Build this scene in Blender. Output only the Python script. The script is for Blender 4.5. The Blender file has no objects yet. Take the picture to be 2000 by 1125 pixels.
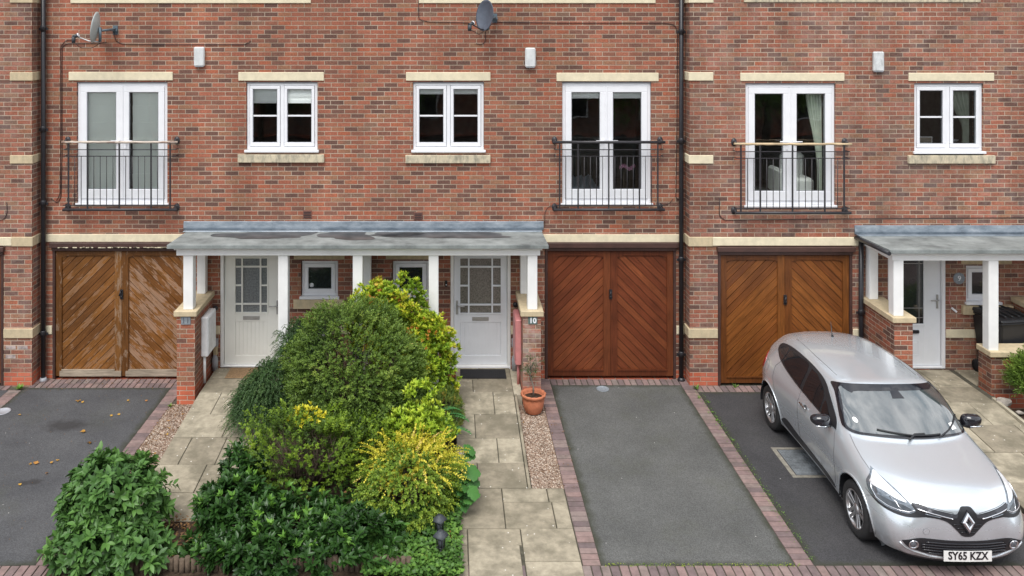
import bpy, bmesh, math, random
import numpy as np
from mathutils import Vector, Matrix
from mathutils.bvhtree import BVHTree
from mathutils.geometry import delaunay_2d_cdt
random.seed(7)
R = math.radians
SC = bpy.context.scene
COL = SC.collection

# ---------------------------------------------------------------- materials
class NT:
    def __init__(s, name):
        s.m = bpy.data.materials.new(name); s.m.use_nodes = True
        s.t = s.m.node_tree; s.t.nodes.clear()
        s.out = s.t.nodes.new('ShaderNodeOutputMaterial')
    def n(s, typ, ins=None, **props):
        nd = s.t.nodes.new(typ)
        for k, v in props.items(): setattr(nd, k, v)
        for k, v in (ins or {}).items():
            sk = nd.inputs[k]
            if isinstance(v, bpy.types.NodeSocket): s.t.links.new(v, sk)
            else: sk.default_value = v
        return nd
    def math(s, op, a, b=0.0, c=0.0):
        return s.n('ShaderNodeMath', {0: a, 1: b, 2: c}, operation=op).outputs[0]
    def mix(s, f, a, b, blend='MIX'):
        nd = s.n('ShaderNodeMix', {0: f, 6: a, 7: b}, data_type='RGBA', blend_type=blend)
        return nd.outputs[2]
    def ramp(s, f, stops, interp='LINEAR'):
        nd = s.n('ShaderNodeValToRGB', {0: f})
        cr = nd.color_ramp; cr.interpolation = interp
        while len(cr.elements) < len(stops): cr.elements.new(0.5)
        for e, (p, c) in zip(cr.elements, stops):
            e.position = p; e.color = (c[0], c[1], c[2], 1)
        return nd.outputs[0]
    def noise(s, vec, scale, detail=3, rough=.55):
        return s.n('ShaderNodeTexNoise', {'Vector': vec, 'Scale': scale, 'Detail': detail, 'Roughness': rough}).outputs[0]
    def rng(s, v, a, b, c=0.0, d=1.0):
        return s.n('ShaderNodeMapRange', {0: v, 1: a, 2: b, 3: c, 4: d}).outputs[0]
    def geo(s): return s.n('ShaderNodeNewGeometry')
    def pos(s): return s.geo().outputs['Position']
    def bsdf(s, color, rough=.6, metal=0.0, spec=.5, bump=None, bdist=.003, bstr=.6, coat=0.0, sub=None):
        ins = {'Base Color': color, 'Roughness': rough, 'Metallic': metal, 'Specular IOR Level': spec, 'Coat Weight': coat}
        nd = s.n('ShaderNodeBsdfPrincipled', ins)
        if bump is not None:
            b = s.n('ShaderNodeBump', {'Height': bump, 'Distance': bdist, 'Strength': bstr})
            s.t.links.new(b.outputs[0], nd.inputs['Normal'])
        s.t.links.new(nd.outputs[0], s.out.inputs[0])
        return nd
def c4(c): return (c[0], c[1], c[2], 1.0)

def plain(name, col, rough=.5, metal=0., var=.12, scale=8., spec=.5, coat=0., bump=0.):
    s = NT(name); p = s.pos()
    n1 = s.noise(p, scale, 4)
    f = s.rng(n1, .3, .7, 1 - var, 1 + var)
    colr = s.mix(1.0, c4(col), s.n('ShaderNodeCombineColor', {0: f, 1: f, 2: f}).outputs[0], 'MULTIPLY')
    bp = s.noise(p, 60, 2) if bump else None
    s.bsdf(colr, rough, metal, spec, bp, bump or .001, .5, coat)
    return s.m

def brick(name, plinth=.17, tint=(1, 1, 1), pale=0.0):
    s = NT(name); g = s.geo(); p = g.outputs['Position']
    sp = s.n('ShaderNodeSeparateXYZ', {0: p}); sn = s.n('ShaderNodeSeparateXYZ', {0: g.outputs['True Normal']})
    side = s.math('GREATER_THAN', s.math('ABSOLUTE', sn.outputs[0]), .5)
    yy = s.math('ADD', sp.outputs[1], .11)
    u = s.math('ADD', s.math('MULTIPLY', yy, side), s.math('MULTIPLY', sp.outputs[0], s.math('SUBTRACT', 1.0, side)))
    wob = s.math('MULTIPLY', s.math('SUBTRACT', s.noise(p, 30, 3), .5), .008)
    z = s.math('ADD', sp.outputs[2], wob); u = s.math('ADD', u, wob)
    zr = s.math('DIVIDE', z, .075)
    row = s.math('FLOOR', zr)
    shift = s.math('MULTIPLY', s.math('MODULO', s.math('ADD', row, 100), 2.0), .5)
    jit = s.math('MULTIPLY', s.n('ShaderNodeTexWhiteNoise', {'W': row}, noise_dimensions='1D').outputs[0], .06)
    uo = s.math('ADD', s.math('DIVIDE', u, .225), s.math('ADD', shift, jit))
    col = s.math('FLOOR', uo)
    fx = s.math('FRACT', uo); fz = s.math('FRACT', zr)
    dx = s.math('MULTIPLY', s.math('MINIMUM', fx, s.math('SUBTRACT', 1.0, fx)), .225)
    dz = s.math('MULTIPLY', s.math('MINIMUM', fz, s.math('SUBTRACT', 1.0, fz)), .075)
    d = s.math('MINIMUM', dx, dz)
    mask = s.rng(d, .0040, .0072)
    cv = s.n('ShaderNodeCombineXYZ', {0: col, 1: row, 2: s.math('MULTIPLY', side, 7.0)}).outputs[0]
    wn = s.n('ShaderNodeTexWhiteNoise', {'Vector': cv}, noise_dimensions='3D')
    big = s.noise(p, .55, 3)
    rv = s.math('ADD', wn.outputs[0], s.math('MULTIPLY', s.math('SUBTRACT', big, .5), .6))
    t = lambda c: (c[0] * tint[0] * .97, c[1] * tint[1] * .90, c[2] * tint[2] * .86)
    bc = s.ramp(rv, [(0.0, t((.145, .085, .070))), (.12, t((.18, .10, .080))), (.26, t((.25, .12, .086))), (.42, t((.31, .13, .088))),
                     (.56, t((.36, .135, .088))), (.70, t((.39, .16, .105))), (.82, t((.31, .175, .11))), (.92, t((.40, .135, .078))), (1.0, t((.24, .15, .11)))])
    fn = s.noise(p, 35, 4, .65)
    f = s.rng(fn, .25, .75, .62, 1.32)
    bc = s.mix(1.0, bc, s.n('ShaderNodeCombineColor', {0: f, 1: f, 2: f}).outputs[0], 'MULTIPLY')
    dark = s.rng(s.noise(p, 22, 4, .7), .58, .72, 0, .55)
    bc = s.mix(dark, bc, (.13, .085, .08, 1))
    if plinth > 0:
        low = s.math('LESS_THAN', s.math('MULTIPLY', row, .075), plinth - .03)
        rc = s.ramp(wn.outputs[0], [(0, (.42, .10, .055)), (1, (.55, .15, .08))])
        bc = s.mix(low, bc, rc)
    if pale > 0:
        pm = s.rng(s.noise(p, 5, 4, .6), .42, .62, 0, pale)
        bc = s.mix(pm, bc, (.55, .50, .48, 1))
    mc = s.mix(s.rng(s.noise(p, 2.2, 4), .35, .65), (.33, .255, .185, 1), (.50, .405, .315, 1))
    final = s.mix(mask, mc, bc)
    st = s.rng(s.noise(s.n('ShaderNodeVectorMath', {0: p, 1: (1.2, 1.2, .25)}, operation='MULTIPLY').outputs[0], 1.1, 5, .65), .3, .7, .72, 1.16)
    final = s.mix(1.0, final, s.n('ShaderNodeCombineColor', {0: st, 1: st, 2: st}).outputs[0], 'MULTIPLY')
    h = s.math('ADD', s.math('MULTIPLY', mask, 1.0), s.math('MULTIPLY', fn, .5))
    s.bsdf(final, .86, 0, .25, h, .004, .7)
    return s.m

def stone(name, col=(.70, .60, .40), dirt=.35, dcol=(.30, .28, .22)):
    s = NT(name); p = s.pos()
    n1 = s.noise(p, 7, 5, .65)
    base = s.mix(s.rng(n1, .35, .65), c4([v * .92 for v in col]), c4([min(1, v * 1.08) for v in col]))
    m = s.rng(s.noise(s.n('ShaderNodeVectorMath', {0: p, 1: (1, 1, .35)}, operation='MULTIPLY').outputs[0], 14, 5, .7), .45, .68, 0, dirt)
    s.bsdf(s.mix(m, base, c4(dcol)), .85, 0, .3, s.noise(p, 90, 3), .002, .5)
    return s.m

def island(name, stops, rough=.8, bumpsc=50, bdist=.003, speck=None, stain=None, spec=.3):
    s = NT(name); g = s.geo(); p = g.outputs['Position']
    c = s.ramp(g.outputs['Random Per Island'], stops)
    f = s.rng(s.noise(p, 11, 5, .65), .3, .7, .78, 1.18)
    c = s.mix(1.0, c, s.n('ShaderNodeCombineColor', {0: f, 1: f, 2: f}).outputs[0], 'MULTIPLY')
    if stain:
        m = s.rng(s.noise(p, stain[0], 5, .62), stain[1], stain[2], 0, stain[3])
        c = s.mix(m, c, c4(stain[4]))
    if speck:
        v = s.n('ShaderNodeTexVoronoi', {'Vector': p, 'Scale': speck[0]})
        dot = s.math('LESS_THAN', v.outputs['Distance'], speck[1])
        sep = s.n('ShaderNodeSeparateColor', {0: v.outputs['Color']}).outputs[0]
        dot = s.math('MULTIPLY', dot, s.math('GREATER_THAN', sep, speck[2]))
        c = s.mix(dot, c, c4(speck[3]))
    s.bsdf(c, rough, 0, spec, s.noise(p, bumpsc, 4, .7), bdist, .7)
    return s.m

def asphalt(name, a, b, moss=.35, edge=None, stain=None):
    s = NT(name); p = s.pos()
    v = s.n('ShaderNodeTexVoronoi', {'Vector': p, 'Scale': 110.}).outputs['Color']
    f0 = s.n('ShaderNodeSeparateColor', {0: v}).outputs[0]
    c = s.mix(s.rng(s.noise(p, 1.1, 5, .6), .3, .7), c4(a), c4(b))
    f = s.rng(f0, 0, 1, .72, 1.32)
    c = s.mix(1.0, c, s.n('ShaderNodeCombineColor', {0: f, 1: f, 2: f}).outputs[0], 'MULTIPLY')
    m = s.rng(s.noise(p, .9, 5, .7), .52, .75, 0, moss)
    c = s.mix(m, c, (.075, .08, .05, 1))
    v2 = s.n('ShaderNodeTexVoronoi', {'Vector': p, 'Scale': 6.5})
    dot = s.math('LESS_THAN', v2.outputs['Distance'], .05)
    sep = s.n('ShaderNodeSeparateColor', {0: v2.outputs['Color']}).outputs[1]
    c = s.mix(s.math('MULTIPLY', dot, s.math('GREATER_THAN', sep, .72)), c, (.45, .44, .42, 1))
    if edge:      # moss and grit gathered along the paver edges
        sp = s.n('ShaderNodeSeparateXYZ', {0: p}); ds = []
        for ax, v_ in edge: ds.append(s.math('ABSOLUTE', s.math('SUBTRACT', sp.outputs[ax], v_)))
        d = ds[0]
        for q in ds[1:]: d = s.math('MINIMUM', d, q)
        d = s.math('ADD', d, s.math('MULTIPLY', s.math('SUBTRACT', s.noise(p, 5, 5, .7), .5), .22))
        c = s.mix(s.rng(d, .0, .10, .85, 0), c, (.042, .045, .028, 1))
    if stain:
        for (sx, sy, r_) in stain:
            dd = s.n('ShaderNodeVectorMath', {0: s.n('ShaderNodeVectorMath', {0: p, 1: (sx, sy, 0)}, operation='SUBTRACT').outputs[0], 1: (.7, 1.2, 1)}, operation='MULTIPLY').outputs[0]
            ln = s.n('ShaderNodeVectorMath', {0: dd}, operation='LENGTH').outputs['Value']
            ln = s.math('ADD', ln, s.math('MULTIPLY', s.math('SUBTRACT', s.noise(p, 9, 4), .5), .3))
            c = s.mix(s.rng(ln, r_ * .4, r_, .7, 0), c, (.03, .028, .028, 1))
    s.bsdf(c, .8, 0, .35, f0, .004, .8)
    return s.m

def wood(name, stops, ang, peel=None, rough=.42, grain=(1, .03)):
    """planks: tone per island, grain running along the diagonal"""
    s = NT(name); g = s.geo(); p = g.outputs['Position']
    c = s.ramp(g.outputs['Random Per Island'], stops)
    mp = s.n('ShaderNodeMapping', {'Vector': p, 'Rotation': (0, ang, 0)}, vector_type='POINT').outputs[0]
    st = s.n('ShaderNodeVectorMath', {0: mp, 1: (2.2, 1, 34.)}, operation='MULTIPLY').outputs[0]
    gr = s.noise(st, 1.6, 5, .65)
    f = s.rng(gr, .28, .72, .55, 1.4)
    c = s.mix(1.0, c, s.n('ShaderNodeCombineColor', {0: f, 1: f, 2: f}).outputs[0], 'MULTIPLY')
    f2 = s.rng(s.noise(p, 1.5, 4), .3, .7, .75, 1.25)
    c = s.mix(1.0, c, s.n('ShaderNodeCombineColor', {0: f2, 1: f2, 2: f2}).outputs[0], 'MULTIPLY')
    if peel:
        st2 = s.n('ShaderNodeVectorMath', {0: mp, 1: (2.6, 1, 9.)}, operation='MULTIPLY').outputs[0]
        pn = s.math('ADD', s.noise(st2, 1.5, 6, .7), s.math('MULTIPLY', g.outputs['Random Per Island'], .13))
        m = s.rng(pn, peel[0], peel[0] + .03, 0, peel[1])
        m2 = s.rng(gr, .3, .6, .35, 1.0)
        c = s.mix(s.math('MULTIPLY', m, m2), c, c4(peel[2]))
    s.bsdf(c, rough, 0, .35, gr, .002, .6)
    return s.m

def leafmat(name, stops, rough=.5, trans=.16, spec=.3):
    s = NT(name); g = s.geo()
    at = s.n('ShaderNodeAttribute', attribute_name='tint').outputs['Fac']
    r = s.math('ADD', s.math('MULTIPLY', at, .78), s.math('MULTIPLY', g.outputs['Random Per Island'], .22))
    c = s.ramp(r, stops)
    b = s.n('ShaderNodeBsdfPrincipled', {'Base Color': c, 'Roughness': rough, 'Specular IOR Level': spec})
    tr = s.n('ShaderNodeBsdfTranslucent', {'Color': c})
    mx = s.n('ShaderNodeMixShader', {0: trans, 1: b.outputs[0], 2: tr.outputs[0]})
    s.t.links.new(mx.outputs[0], s.out.inputs[0])
    return s.m

def glass(name, tint=(.93, .96, .95), refl=1.1, base=.01):
    s = NT(name)
    fr = s.n('ShaderNodeFresnel', {'IOR': 1.52})
    f = s.math('MINIMUM', s.math('ADD', s.math('MULTIPLY', fr.outputs[0], 1.7 * refl), base), 1.0)
    tr = s.n('ShaderNodeBsdfTransparent', {0: c4(tint)})
    bn = s.n('ShaderNodeBump', {'Height': s.noise(s.pos(), 1.3, 2), 'Distance': .02, 'Strength': .12})
    gl = s.n('ShaderNodeBsdfGlossy', {'Color': (1, 1, 1, 1), 'Roughness': .015, 'Normal': bn.outputs[0]})
    mx = s.n('ShaderNodeMixShader', {0: f, 1: tr.outputs[0], 2: gl.outputs[0]})
    s.t.links.new(mx.outputs[0], s.out.inputs[0])
    return s.m

M = {}
M['brick'] = brick('red_brick')
M['brick_pier'] = brick('pier_brick', .30)
M['brick_pale'] = brick('weathered_brick', .30, (.98, 1.04, 1.05), .35)
M['brick_side'] = brick('side_unit_brick', .20, (.95, .98, 1.0), .10)
M['stone'] = stone('cream_stone', (.73, .65, .47), .10)
M['stone_dirty'] = stone('dirty_stone', (.58, .51, .37), .85, (.22, .21, .17))
M['stone_cap'] = stone('cap_stone', (.56, .46, .30), .55, (.36, .31, .22))
M['white'] = plain('white_upvc', (.82, .83, .86), .3, 0, .03, 5)
M['white_paint'] = plain('white_paint', (.83, .83, .82), .45, 0, .05, 5)
M['cream_door'] = plain('cream_door_paint', (.82, .82, .77), .4, 0, .03, 4)
M['door_white'] = plain('door_white_paint', (.79, .82, .86), .35, 0, .03, 4)
M['gasket'] = plain('gasket', (.25, .26, .28), .6)
M['black'] = plain('black_plastic', (.022, .022, .026), .38, 0, .2)
M['iron'] = plain('black_iron', (.03, .028, .032), .45, .0, .3, 20)
M['chrome'] = plain('brushed_metal', (.62, .62, .63), .25, 1, .1)
M['grey_metal'] = plain('grey_metal', (.45, .45, .45), .4, .6, .1)
M['brownframe'] = plain('brown_stained_frame', (.065, .032, .026), .5, 0, .2)
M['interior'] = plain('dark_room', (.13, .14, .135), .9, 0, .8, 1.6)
M['blind'] = plain('pale_blind', (.97, 1.0, .96), .8, 0, .02, 3)
M['blind_white'] = plain('white_blind', (.95, .96, .95), .8, 0, .05, 3)
M['curtain'] = plain('curtain_cloth', (.50, .55, .47), .9, 0, .15, 6)
M['glass'] = glass('window_glass')
M['frosted'] = plain('frosted_glass', (.17, .19, .20), .22, 0, .35, 40, 1.0)
M['frosted_brown'] = plain('patterned_glass', (.15, .14, .125), .2, 0, .5, 45, 1.0)
M['darkglass'] = plain('dark_leaded_glass', (.02, .024, .026), .06, 0, .2, 10, .9)
M['terracotta'] = plain('terracotta', (.50, .17, .085), .75, 0, .18, 14)
M['soil'] = plain('soil', (.055, .038, .026), .95, 0, .5, 20, .2, 0, .02)
M['bark'] = plain('bark', (.11, .08, .055), .9, 0, .3, 20)
M['greybark'] = plain('grey_bark', (.22, .19, .16), .9, 0, .3, 20)
M['conduit'] = plain('grey_conduit', (.36, .37, .40), .5)
M['cable'] = plain('cable', (.035, .018, .018), .6)
M['airbrick'] = plain('terracotta_airbrick', (.17, .075, .055), .8)
M['meter_white'] = plain('meter_box_white', (.80, .81, .83), .4)
M['meter_pink'] = plain('faded_pink_plastic', (.62, .25, .25), .5)
M['greyplate'] = plain('slate_grey_plate', (.24, .27, .30), .6, 0, .2, 30)
M['greenplate'] = plain('green_grey_plate', (.10, .15, .14), .5)
M['binblack'] = plain('bin_plastic', (.018, .019, .022), .45)
M['coir'] = plain('coir_mat', (.25, .16, .085), .95, 0, .3, 40)
M['rubber'] = plain('rubber_mat', (.012, .012, .014), .9)
M['rock'] = plain('pale_rock', (.38, .34, .30), .9, 0, .3, 9, .3, 0, .01)
M['asphalt_mid'] = asphalt('asphalt_mid', (.088, .09, .087), (.125, .127, .122), .35, ((0, 1.68), (0, 3.84), (1, -4.87), (1, -.26)))
M['asphalt_left'] = asphalt('asphalt_left', (.062, .064, .069), (.10, .102, .106), .3, ((0, -7.05), (0, -4.63), (1, -4.87), (1, -.36)), ((-5.78, -1.65, .28), (-5.5, -3.2, .12)))
M['asphalt_dark'] = asphalt('asphalt_dark', (.042, .042, .045), (.066, .065, .068), .15, ((0, 4.05), (1, -.52), (1, -4.87)))
M['paver'] = island('block_paver', [(0, (.15, .115, .115)), (.4, (.21, .15, .145)), (.75, (.27, .185, .17)), (1, (.23, .185, .17))],
                    .85, 60, .004, None, (3, .5, .7, .5, (.085, .08, .065)))
M['slab'] = island('paving_slab', [(0, (.27, .235, .175)), (.5, (.33, .29, .215)), (1, (.39, .345, .26))], .85, 45, .004,
                   (13., .12, .66, (.66, .63, .57)), (3.2, .42, .62, .7, (.145, .13, .092)))
M['joint'] = plain('mossy_joint', (.075, .07, .05), .95, 0, .4, 12)
M['concrete'] = plain('concrete', (.42, .38, .29), .9, 0, .2, 12)
M['gravel'] = island('gravel', [(0, (.13, .085, .06)), (.3, (.27, .18, .13)), (.65, (.38, .29, .22)), (1, (.60, .52, .44))], .8)
def lead():
    s = NT('lead_sheet'); p = s.pos()
    q = s.n('ShaderNodeVectorMath', {0: p, 1: (1, 1, 2.5)}, operation='MULTIPLY').outputs[0]
    c = s.ramp(s.noise(q, 3.2, 6, .7), [(.25, (.10, .12, .145)), (.45, (.21, .25, .29)), (.6, (.30, .34, .38)), (.8, (.52, .55, .58))])
    s.bsdf(c, .45, .35, .5, s.noise(p, 9, 3), .01, .5)
    return s.m
M['lead'] = lead()
def feltroof():
    s = NT('grey_roof_sheet'); p = s.pos()
    c = s.ramp(s.noise(p, 2.6, 6, .68), [(.3, (.11, .12, .12)), (.48, (.21, .23, .225)), (.72, (.33, .355, .35))])
    s.bsdf(c, .7, 0, .4, s.noise(p, 30, 3), .004, .4)
    return s.m
M['roof'] = feltroof()
M['puddle'] = plain('wet_dirt', (.06, .056, .054), .35, 0, .7, 4)
W_org = [(0, (.15, .058, .015)), (.5, (.19, .076, .018)), (1, (.25, .105, .026))]
W_red = [(0, (.135, .034, .013)), (.5, (.16, .042, .016)), (1, (.195, .056, .02))]
W_mid = [(0, (.145, .046, .012)), (.5, (.18, .060, .014)), (1, (.23, .080, .018))]
for nm, st, pl, pr in (('org', W_org, (.60, .6, (.30, .18, .11)), (.565, .75, (.38, .25, .175))), ('red', W_red, None, None), ('mid', W_mid, None, None)):
    M['wood_%s_l' % nm] = wood('plank_%s_rising' % nm, st, R(45), pl)
    M['wood_%s_r' % nm] = wood('plank_%s_falling' % nm, st, R(-45), pr)
    M['wood_%s_v' % nm] = wood('frame_%s' % nm, [(a, [v * .75 for v in b]) for a, b in st], R(90), (.62, .7, (.33, .24, .17)) if pl else None)
M['wood_grey'] = wood('bare_grey_timber', [(0, (.30, .25, .19)), (1, (.40, .34, .27))], 0)
M['rail_worn'] = wood('worn_handrail', [(0, (.20, .13, .10)), (1, (.3, .21, .17))], 0, (.55, .9, (.62, .55, .47)))
M['rail_bare'] = wood('bare_handrail', [(0, (.45, .34, .2)), (1, (.52, .40, .25))], 0)
L = lambda k, st, **kw: M.__setitem__(k, leafmat(k, st, **kw))
L('leaf_viburnum', [(0, (.03, .075, .02)), (.4, (.065, .15, .035)), (.75, (.11, .23, .05)), (.93, (.19, .36, .08)), (1, (.34, .50, .10))], rough=.4)
L('leaf_laurel', [(0, (.014, .040, .010)), (.5, (.032, .085, .018)), (.80, (.06, .145, .025)), (.93, (.13, .28, .04)), (1, (.26, .46, .06))], rough=.32)
L('leaf_shoot', [(0, (.08, .20, .03)), (1, (.18, .36, .05))])
L('leaf_box', [(0, (.03, .05, .012)), (.3, (.07, .13, .014)), (.6, (.17, .27, .022)), (1, (.38, .50, .05))])
L('leaf_gold', [(0, (.28, .32, .025)), (.35, (.50, .48, .04)), (.65, (.72, .62, .07)), (.85, (.80, .66, .22)), (1, (.55, .27, .12))])
L('leaf_golden_low', [(0, (.06, .12, .018)), (.45, (.17, .27, .03)), (1, (.42, .48, .045))])
L('leaf_choisya', [(0, (.17, .30, .03)), (.5, (.38, .52, .045)), (1, (.62, .64, .06))])
L('leaf_yellow', [(0, (.5, .5, .03)), (1, (.78, .70, .06))])
L('leaf_cotoneaster', [(0, (.035, .07, .014)), (.35, (.085, .15, .024)), (.7, (.17, .26, .04)), (.93, (.28, .35, .06)), (1, (.30, .20, .08))])
L('leaf_heather', [(0, (.03, .065, .022)), (.6, (.06, .12, .035)), (1, (.15, .21, .06))])
L('leaf_pieris', [(0, (.06, .14, .02)), (.3, (.18, .32, .03)), (.62, (.38, .50, .035)), (.8, (.62, .60, .05)), (.9, (.66, .42, .09)), (1, (.6, .2, .06))])
L('leaf_hedge', [(0, (.05, .10, .02)), (.55, (.12, .19, .03)), (.8, (.28, .22, .03)), (1, (.42, .14, .03))])
L('leaf_pinnate', [(0, (.04, .15, .05)), (1, (.10, .30, .08))])
L('leaf_orange', [(0, (.65, .42, .07)), (1, (.62, .17, .05))])
L('leaf_round', [(0, (.05, .15, .035)), (.2, (.075, .21, .045)), (1, (.12, .33, .07))], rough=.5)
L('leaf_ivy', [(0, (.03, .075, .018)), (.6, (.08, .18, .03)), (.93, (.18, .32, .05)), (1, (.42, .07, .05))])
L('leaf_bamboo', [(0, (.06, .12, .02)), (.6, (.16, .26, .035)), (1, (.42, .48, .08))])
L('leaf_pot', [(0, (.035, .065, .025)), (.7, (.08, .12, .04)), (1, (.24, .10, .05))])
L('leaf_tree', [(0, (.07, .15, .04)), (1, (.22, .36, .08))])
L('leaf_dead2', [(0, (.10, .055, .03)), (.6, (.20, .11, .05)), (1, (.42, .22, .06))], rough=.8)
L('leaf_dead', [(0, (.45, .22, .05)), (.5, (.60, .36, .06)), (1, (.38, .15, .06))], rough=.7)
L('leaf_weed', [(0, (.08, .18, .03)), (1, (.2, .36, .05))])

# ---------------------------------------------------------------- object helpers
def tag(o, label=None, cat=None, group=None, kind=None):
    if label: o['label'] = label
    if cat: o['category'] = cat
    if group: o['group'] = group
    if kind: o['kind'] = kind
    return o
def thing(name, label, cat, loc=(0, 0, 0), group=None):
    o = bpy.data.objects.new(name, None); COL.objects.link(o)
    o.location = loc; o.empty_display_size = .2
    return tag(o, label, cat, group)
def attach(o, parent):
    if parent is not None:
        o.parent = parent
        if parent.type == 'EMPTY': o.matrix_parent_inverse = Matrix.Translation(-Vector(parent.location))
def mesh_obj(name, me, mat, parent=None, label=None):
    o = bpy.data.objects.new(name, me); COL.objects.link(o)
    if mat is not None:
        for m in (mat if isinstance(mat, (list, tuple)) else [mat]): me.materials.append(m)
    attach(o, parent)
    if label: o['label'] = label
    return o
class MB:
    def __init__(s): s.b = bmesh.new()
    def box(s, x0, x1, y0, y1, z0, z1, mi=0):
        v = [s.b.verts.new((x, y, z)) for z in (z0, z1) for y in (y0, y1) for x in (x0, x1)]
        for f in ((0, 2, 3, 1), (4, 5, 7, 6), (0, 1, 5, 4), (2, 6, 7, 3), (0, 4, 6, 2), (1, 3, 7, 5)):
            s.b.faces.new([v[i] for i in f]).material_index = mi
        return s
    def poly(s, pts, d=None):
        """flat polygon, extruded by vector d if given"""
        a = [s.b.verts.new(p) for p in pts]; s.b.faces.new(a)
        if d is not None:
            c = [s.b.verts.new(Vector(p) + Vector(d)) for p in pts]
            s.b.faces.new(c[::-1])
            n = len(a)
            for i in range(n): s.b.faces.new((a[i], c[i], c[(i + 1) % n], a[(i + 1) % n]))
        return s
    def tube(s, pts, r, n=8, caps=True):
        pts = [Vector(p) for p in pts]; rings = []
        rr = r if isinstance(r, (list, tuple)) else [r] * len(pts)
        up = Vector((0, 0, 1)); prev = None
        for i, p in enumerate(pts):
            d = (pts[min(i + 1, len(pts) - 1)] - pts[max(i - 1, 0)]).normalized()
            if prev is None: a = d.cross(up if abs(d.z) < .9 else Vector((1, 0, 0))).normalized()
            else: a = (prev - d * prev.dot(d)).normalized()
            prev = a; c = d.cross(a)
            rings.append([s.b.verts.new(p + (a * math.cos(2 * math.pi * k / n) + c * math.sin(2 * math.pi * k / n)) * rr[i]) for k in range(n)])
        for A, B in zip(rings, rings[1:]):
            for k in range(n): s.b.faces.new((A[k], A[(k + 1) % n], B[(k + 1) % n], B[k])).smooth = True
        if caps:
            s.b.faces.new(rings[0][::-1]); s.b.faces.new(rings[-1])
        return s
    def lathe(s, prof, c, axis='z', n=28, close=False):
        """prof = [(radius, height)] round axis through c"""
        rings = []
        for r, h in prof:
            ring = []
            for k in range(n):
                a = 2 * math.pi * k / n; x, y = r * math.cos(a), r * math.sin(a)
                p = {'z': (x, y, h), 'y': (x, h, y), 'x': (h, x, y)}[axis]
                ring.append(s.b.verts.new(Vector(c) + Vector(p)))
            rings.append(ring)
        prs = list(zip(rings, rings[1:])) + ([(rings[-1], rings[0])] if close else [])
        for A, B in prs:
            for k in range(n): s.b.faces.new((A[k], A[(k + 1) % n], B[(k + 1) % n], B[k])).smooth = True
        if not close:
            if prof[0][0] > 1e-4: s.b.faces.new(rings[0][::-1])
            if prof[-1][0] > 1e-4: s.b.faces.new(rings[-1])
        return s
    def build(s, name, mat, parent=None, bevel=0, label=None, smooth=False):
        bmesh.ops.recalc_face_normals(s.b, faces=s.b.faces)
        if bevel: bmesh.ops.bevel(s.b, geom=list(s.b.edges), offset=bevel, segments=1, affect='EDGES', clamp_overlap=True)
        if smooth:
            for f in s.b.faces: f.smooth = True
        me = bpy.data.meshes.new(name); s.b.to_mesh(me); s.b.free()
        return mesh_obj(name, me, mat, parent, label)
def text(name, body, size, mat, parent, loc, rot=(R(90), 0, 0), ext=.002, sx=1.0, bold=0.0):
    cu = bpy.data.curves.new(name, 'FONT'); cu.body = body; cu.size = size; cu.extrude = ext; cu.offset = bold
    cu.align_x = 'CENTER'; cu.align_y = 'CENTER'; cu.resolution_u = 3
    o = bpy.data.objects.new(name, cu); COL.objects.link(o)
    dg = bpy.context.evaluated_depsgraph_get(); dg.update()
    me = bpy.data.meshes.new_from_object(o.evaluated_get(dg))
    bpy.data.objects.remove(o); me.materials.clear()
    me.transform(Matrix.Translation(loc) @ Matrix.Rotation(rot[2], 4, 'Z') @ Matrix.Rotation(rot[0], 4, 'X') @ Matrix.Scale(sx, 4, (1, 0, 0)))
    return mesh_obj(name, me, mat, parent)

# ---------------------------------------------------------------- camera, light
cam = bpy.data.cameras.new('camera'); co = bpy.data.objects.new('camera', cam); COL.objects.link(co)
co.location = (0, -14.13, 6.04); co.rotation_euler = (R(90), 0, 0)
cam.sensor_width = 36; cam.lens = 36 * 1625 / 2000; cam.shift_x = .06; cam.shift_y = -.2588; cam.clip_end = 500
SC.camera = co
SC.render.resolution_x = 1024; SC.render.resolution_y = 576
SC.view_settings.view_transform = 'Standard'; SC.view_settings.look = 'None'
SC.view_settings.gamma = 1; SC.view_settings.exposure = 0.82
wd = bpy.data.worlds.new('World'); SC.world = wd; wd.use_nodes = True
t = wd.node_tree; t.nodes.clear()
SUN_EL, SUN_ROT = 60, 200     # sun behind the camera, high, through cloud
sky = t.nodes.new('ShaderNodeTexSky'); sky.sky_type = 'NISHITA'; sky.sun_disc = False
sky.sun_elevation = R(SUN_EL); sky.sun_rotation = R(SUN_ROT); sky.air_density = 1.0; sky.dust_density = 2.0
tc = t.nodes.new('ShaderNodeTexCoord'); mpn = t.nodes.new('ShaderNodeMapping'); mpn.inputs['Scale'].default_value = (1, 1, 2.2)
nz = t.nodes.new('ShaderNodeTexNoise'); nz.inputs['Scale'].default_value = 4.2; nz.inputs['Detail'].default_value = 7; nz.inputs['Roughness'].default_value = .58
cr = t.nodes.new('ShaderNodeValToRGB')
cr.color_ramp.elements[0].position = .38; cr.color_ramp.elements[0].color = (.42, .46, .50, 1)
cr.color_ramp.elements[1].position = .60; cr.color_ramp.elements[1].color = (1.12, 1.1, 1.07, 1)
ml = t.nodes.new('ShaderNodeMix'); ml.data_type = 'RGBA'; ml.blend_type = 'MULTIPLY'; ml.inputs[0].default_value = 1
ml.inputs[7].default_value = (9.6, 9.75, 10.2, 1)
mx = t.nodes.new('ShaderNodeMix'); mx.data_type = 'RGBA'; mx.inputs[0].default_value = .88
bg = t.nodes.new('ShaderNodeBackground'); bg.inputs[1].default_value = .1
wo = t.nodes.new('ShaderNodeOutputWorld')
lk = t.links.new
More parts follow.
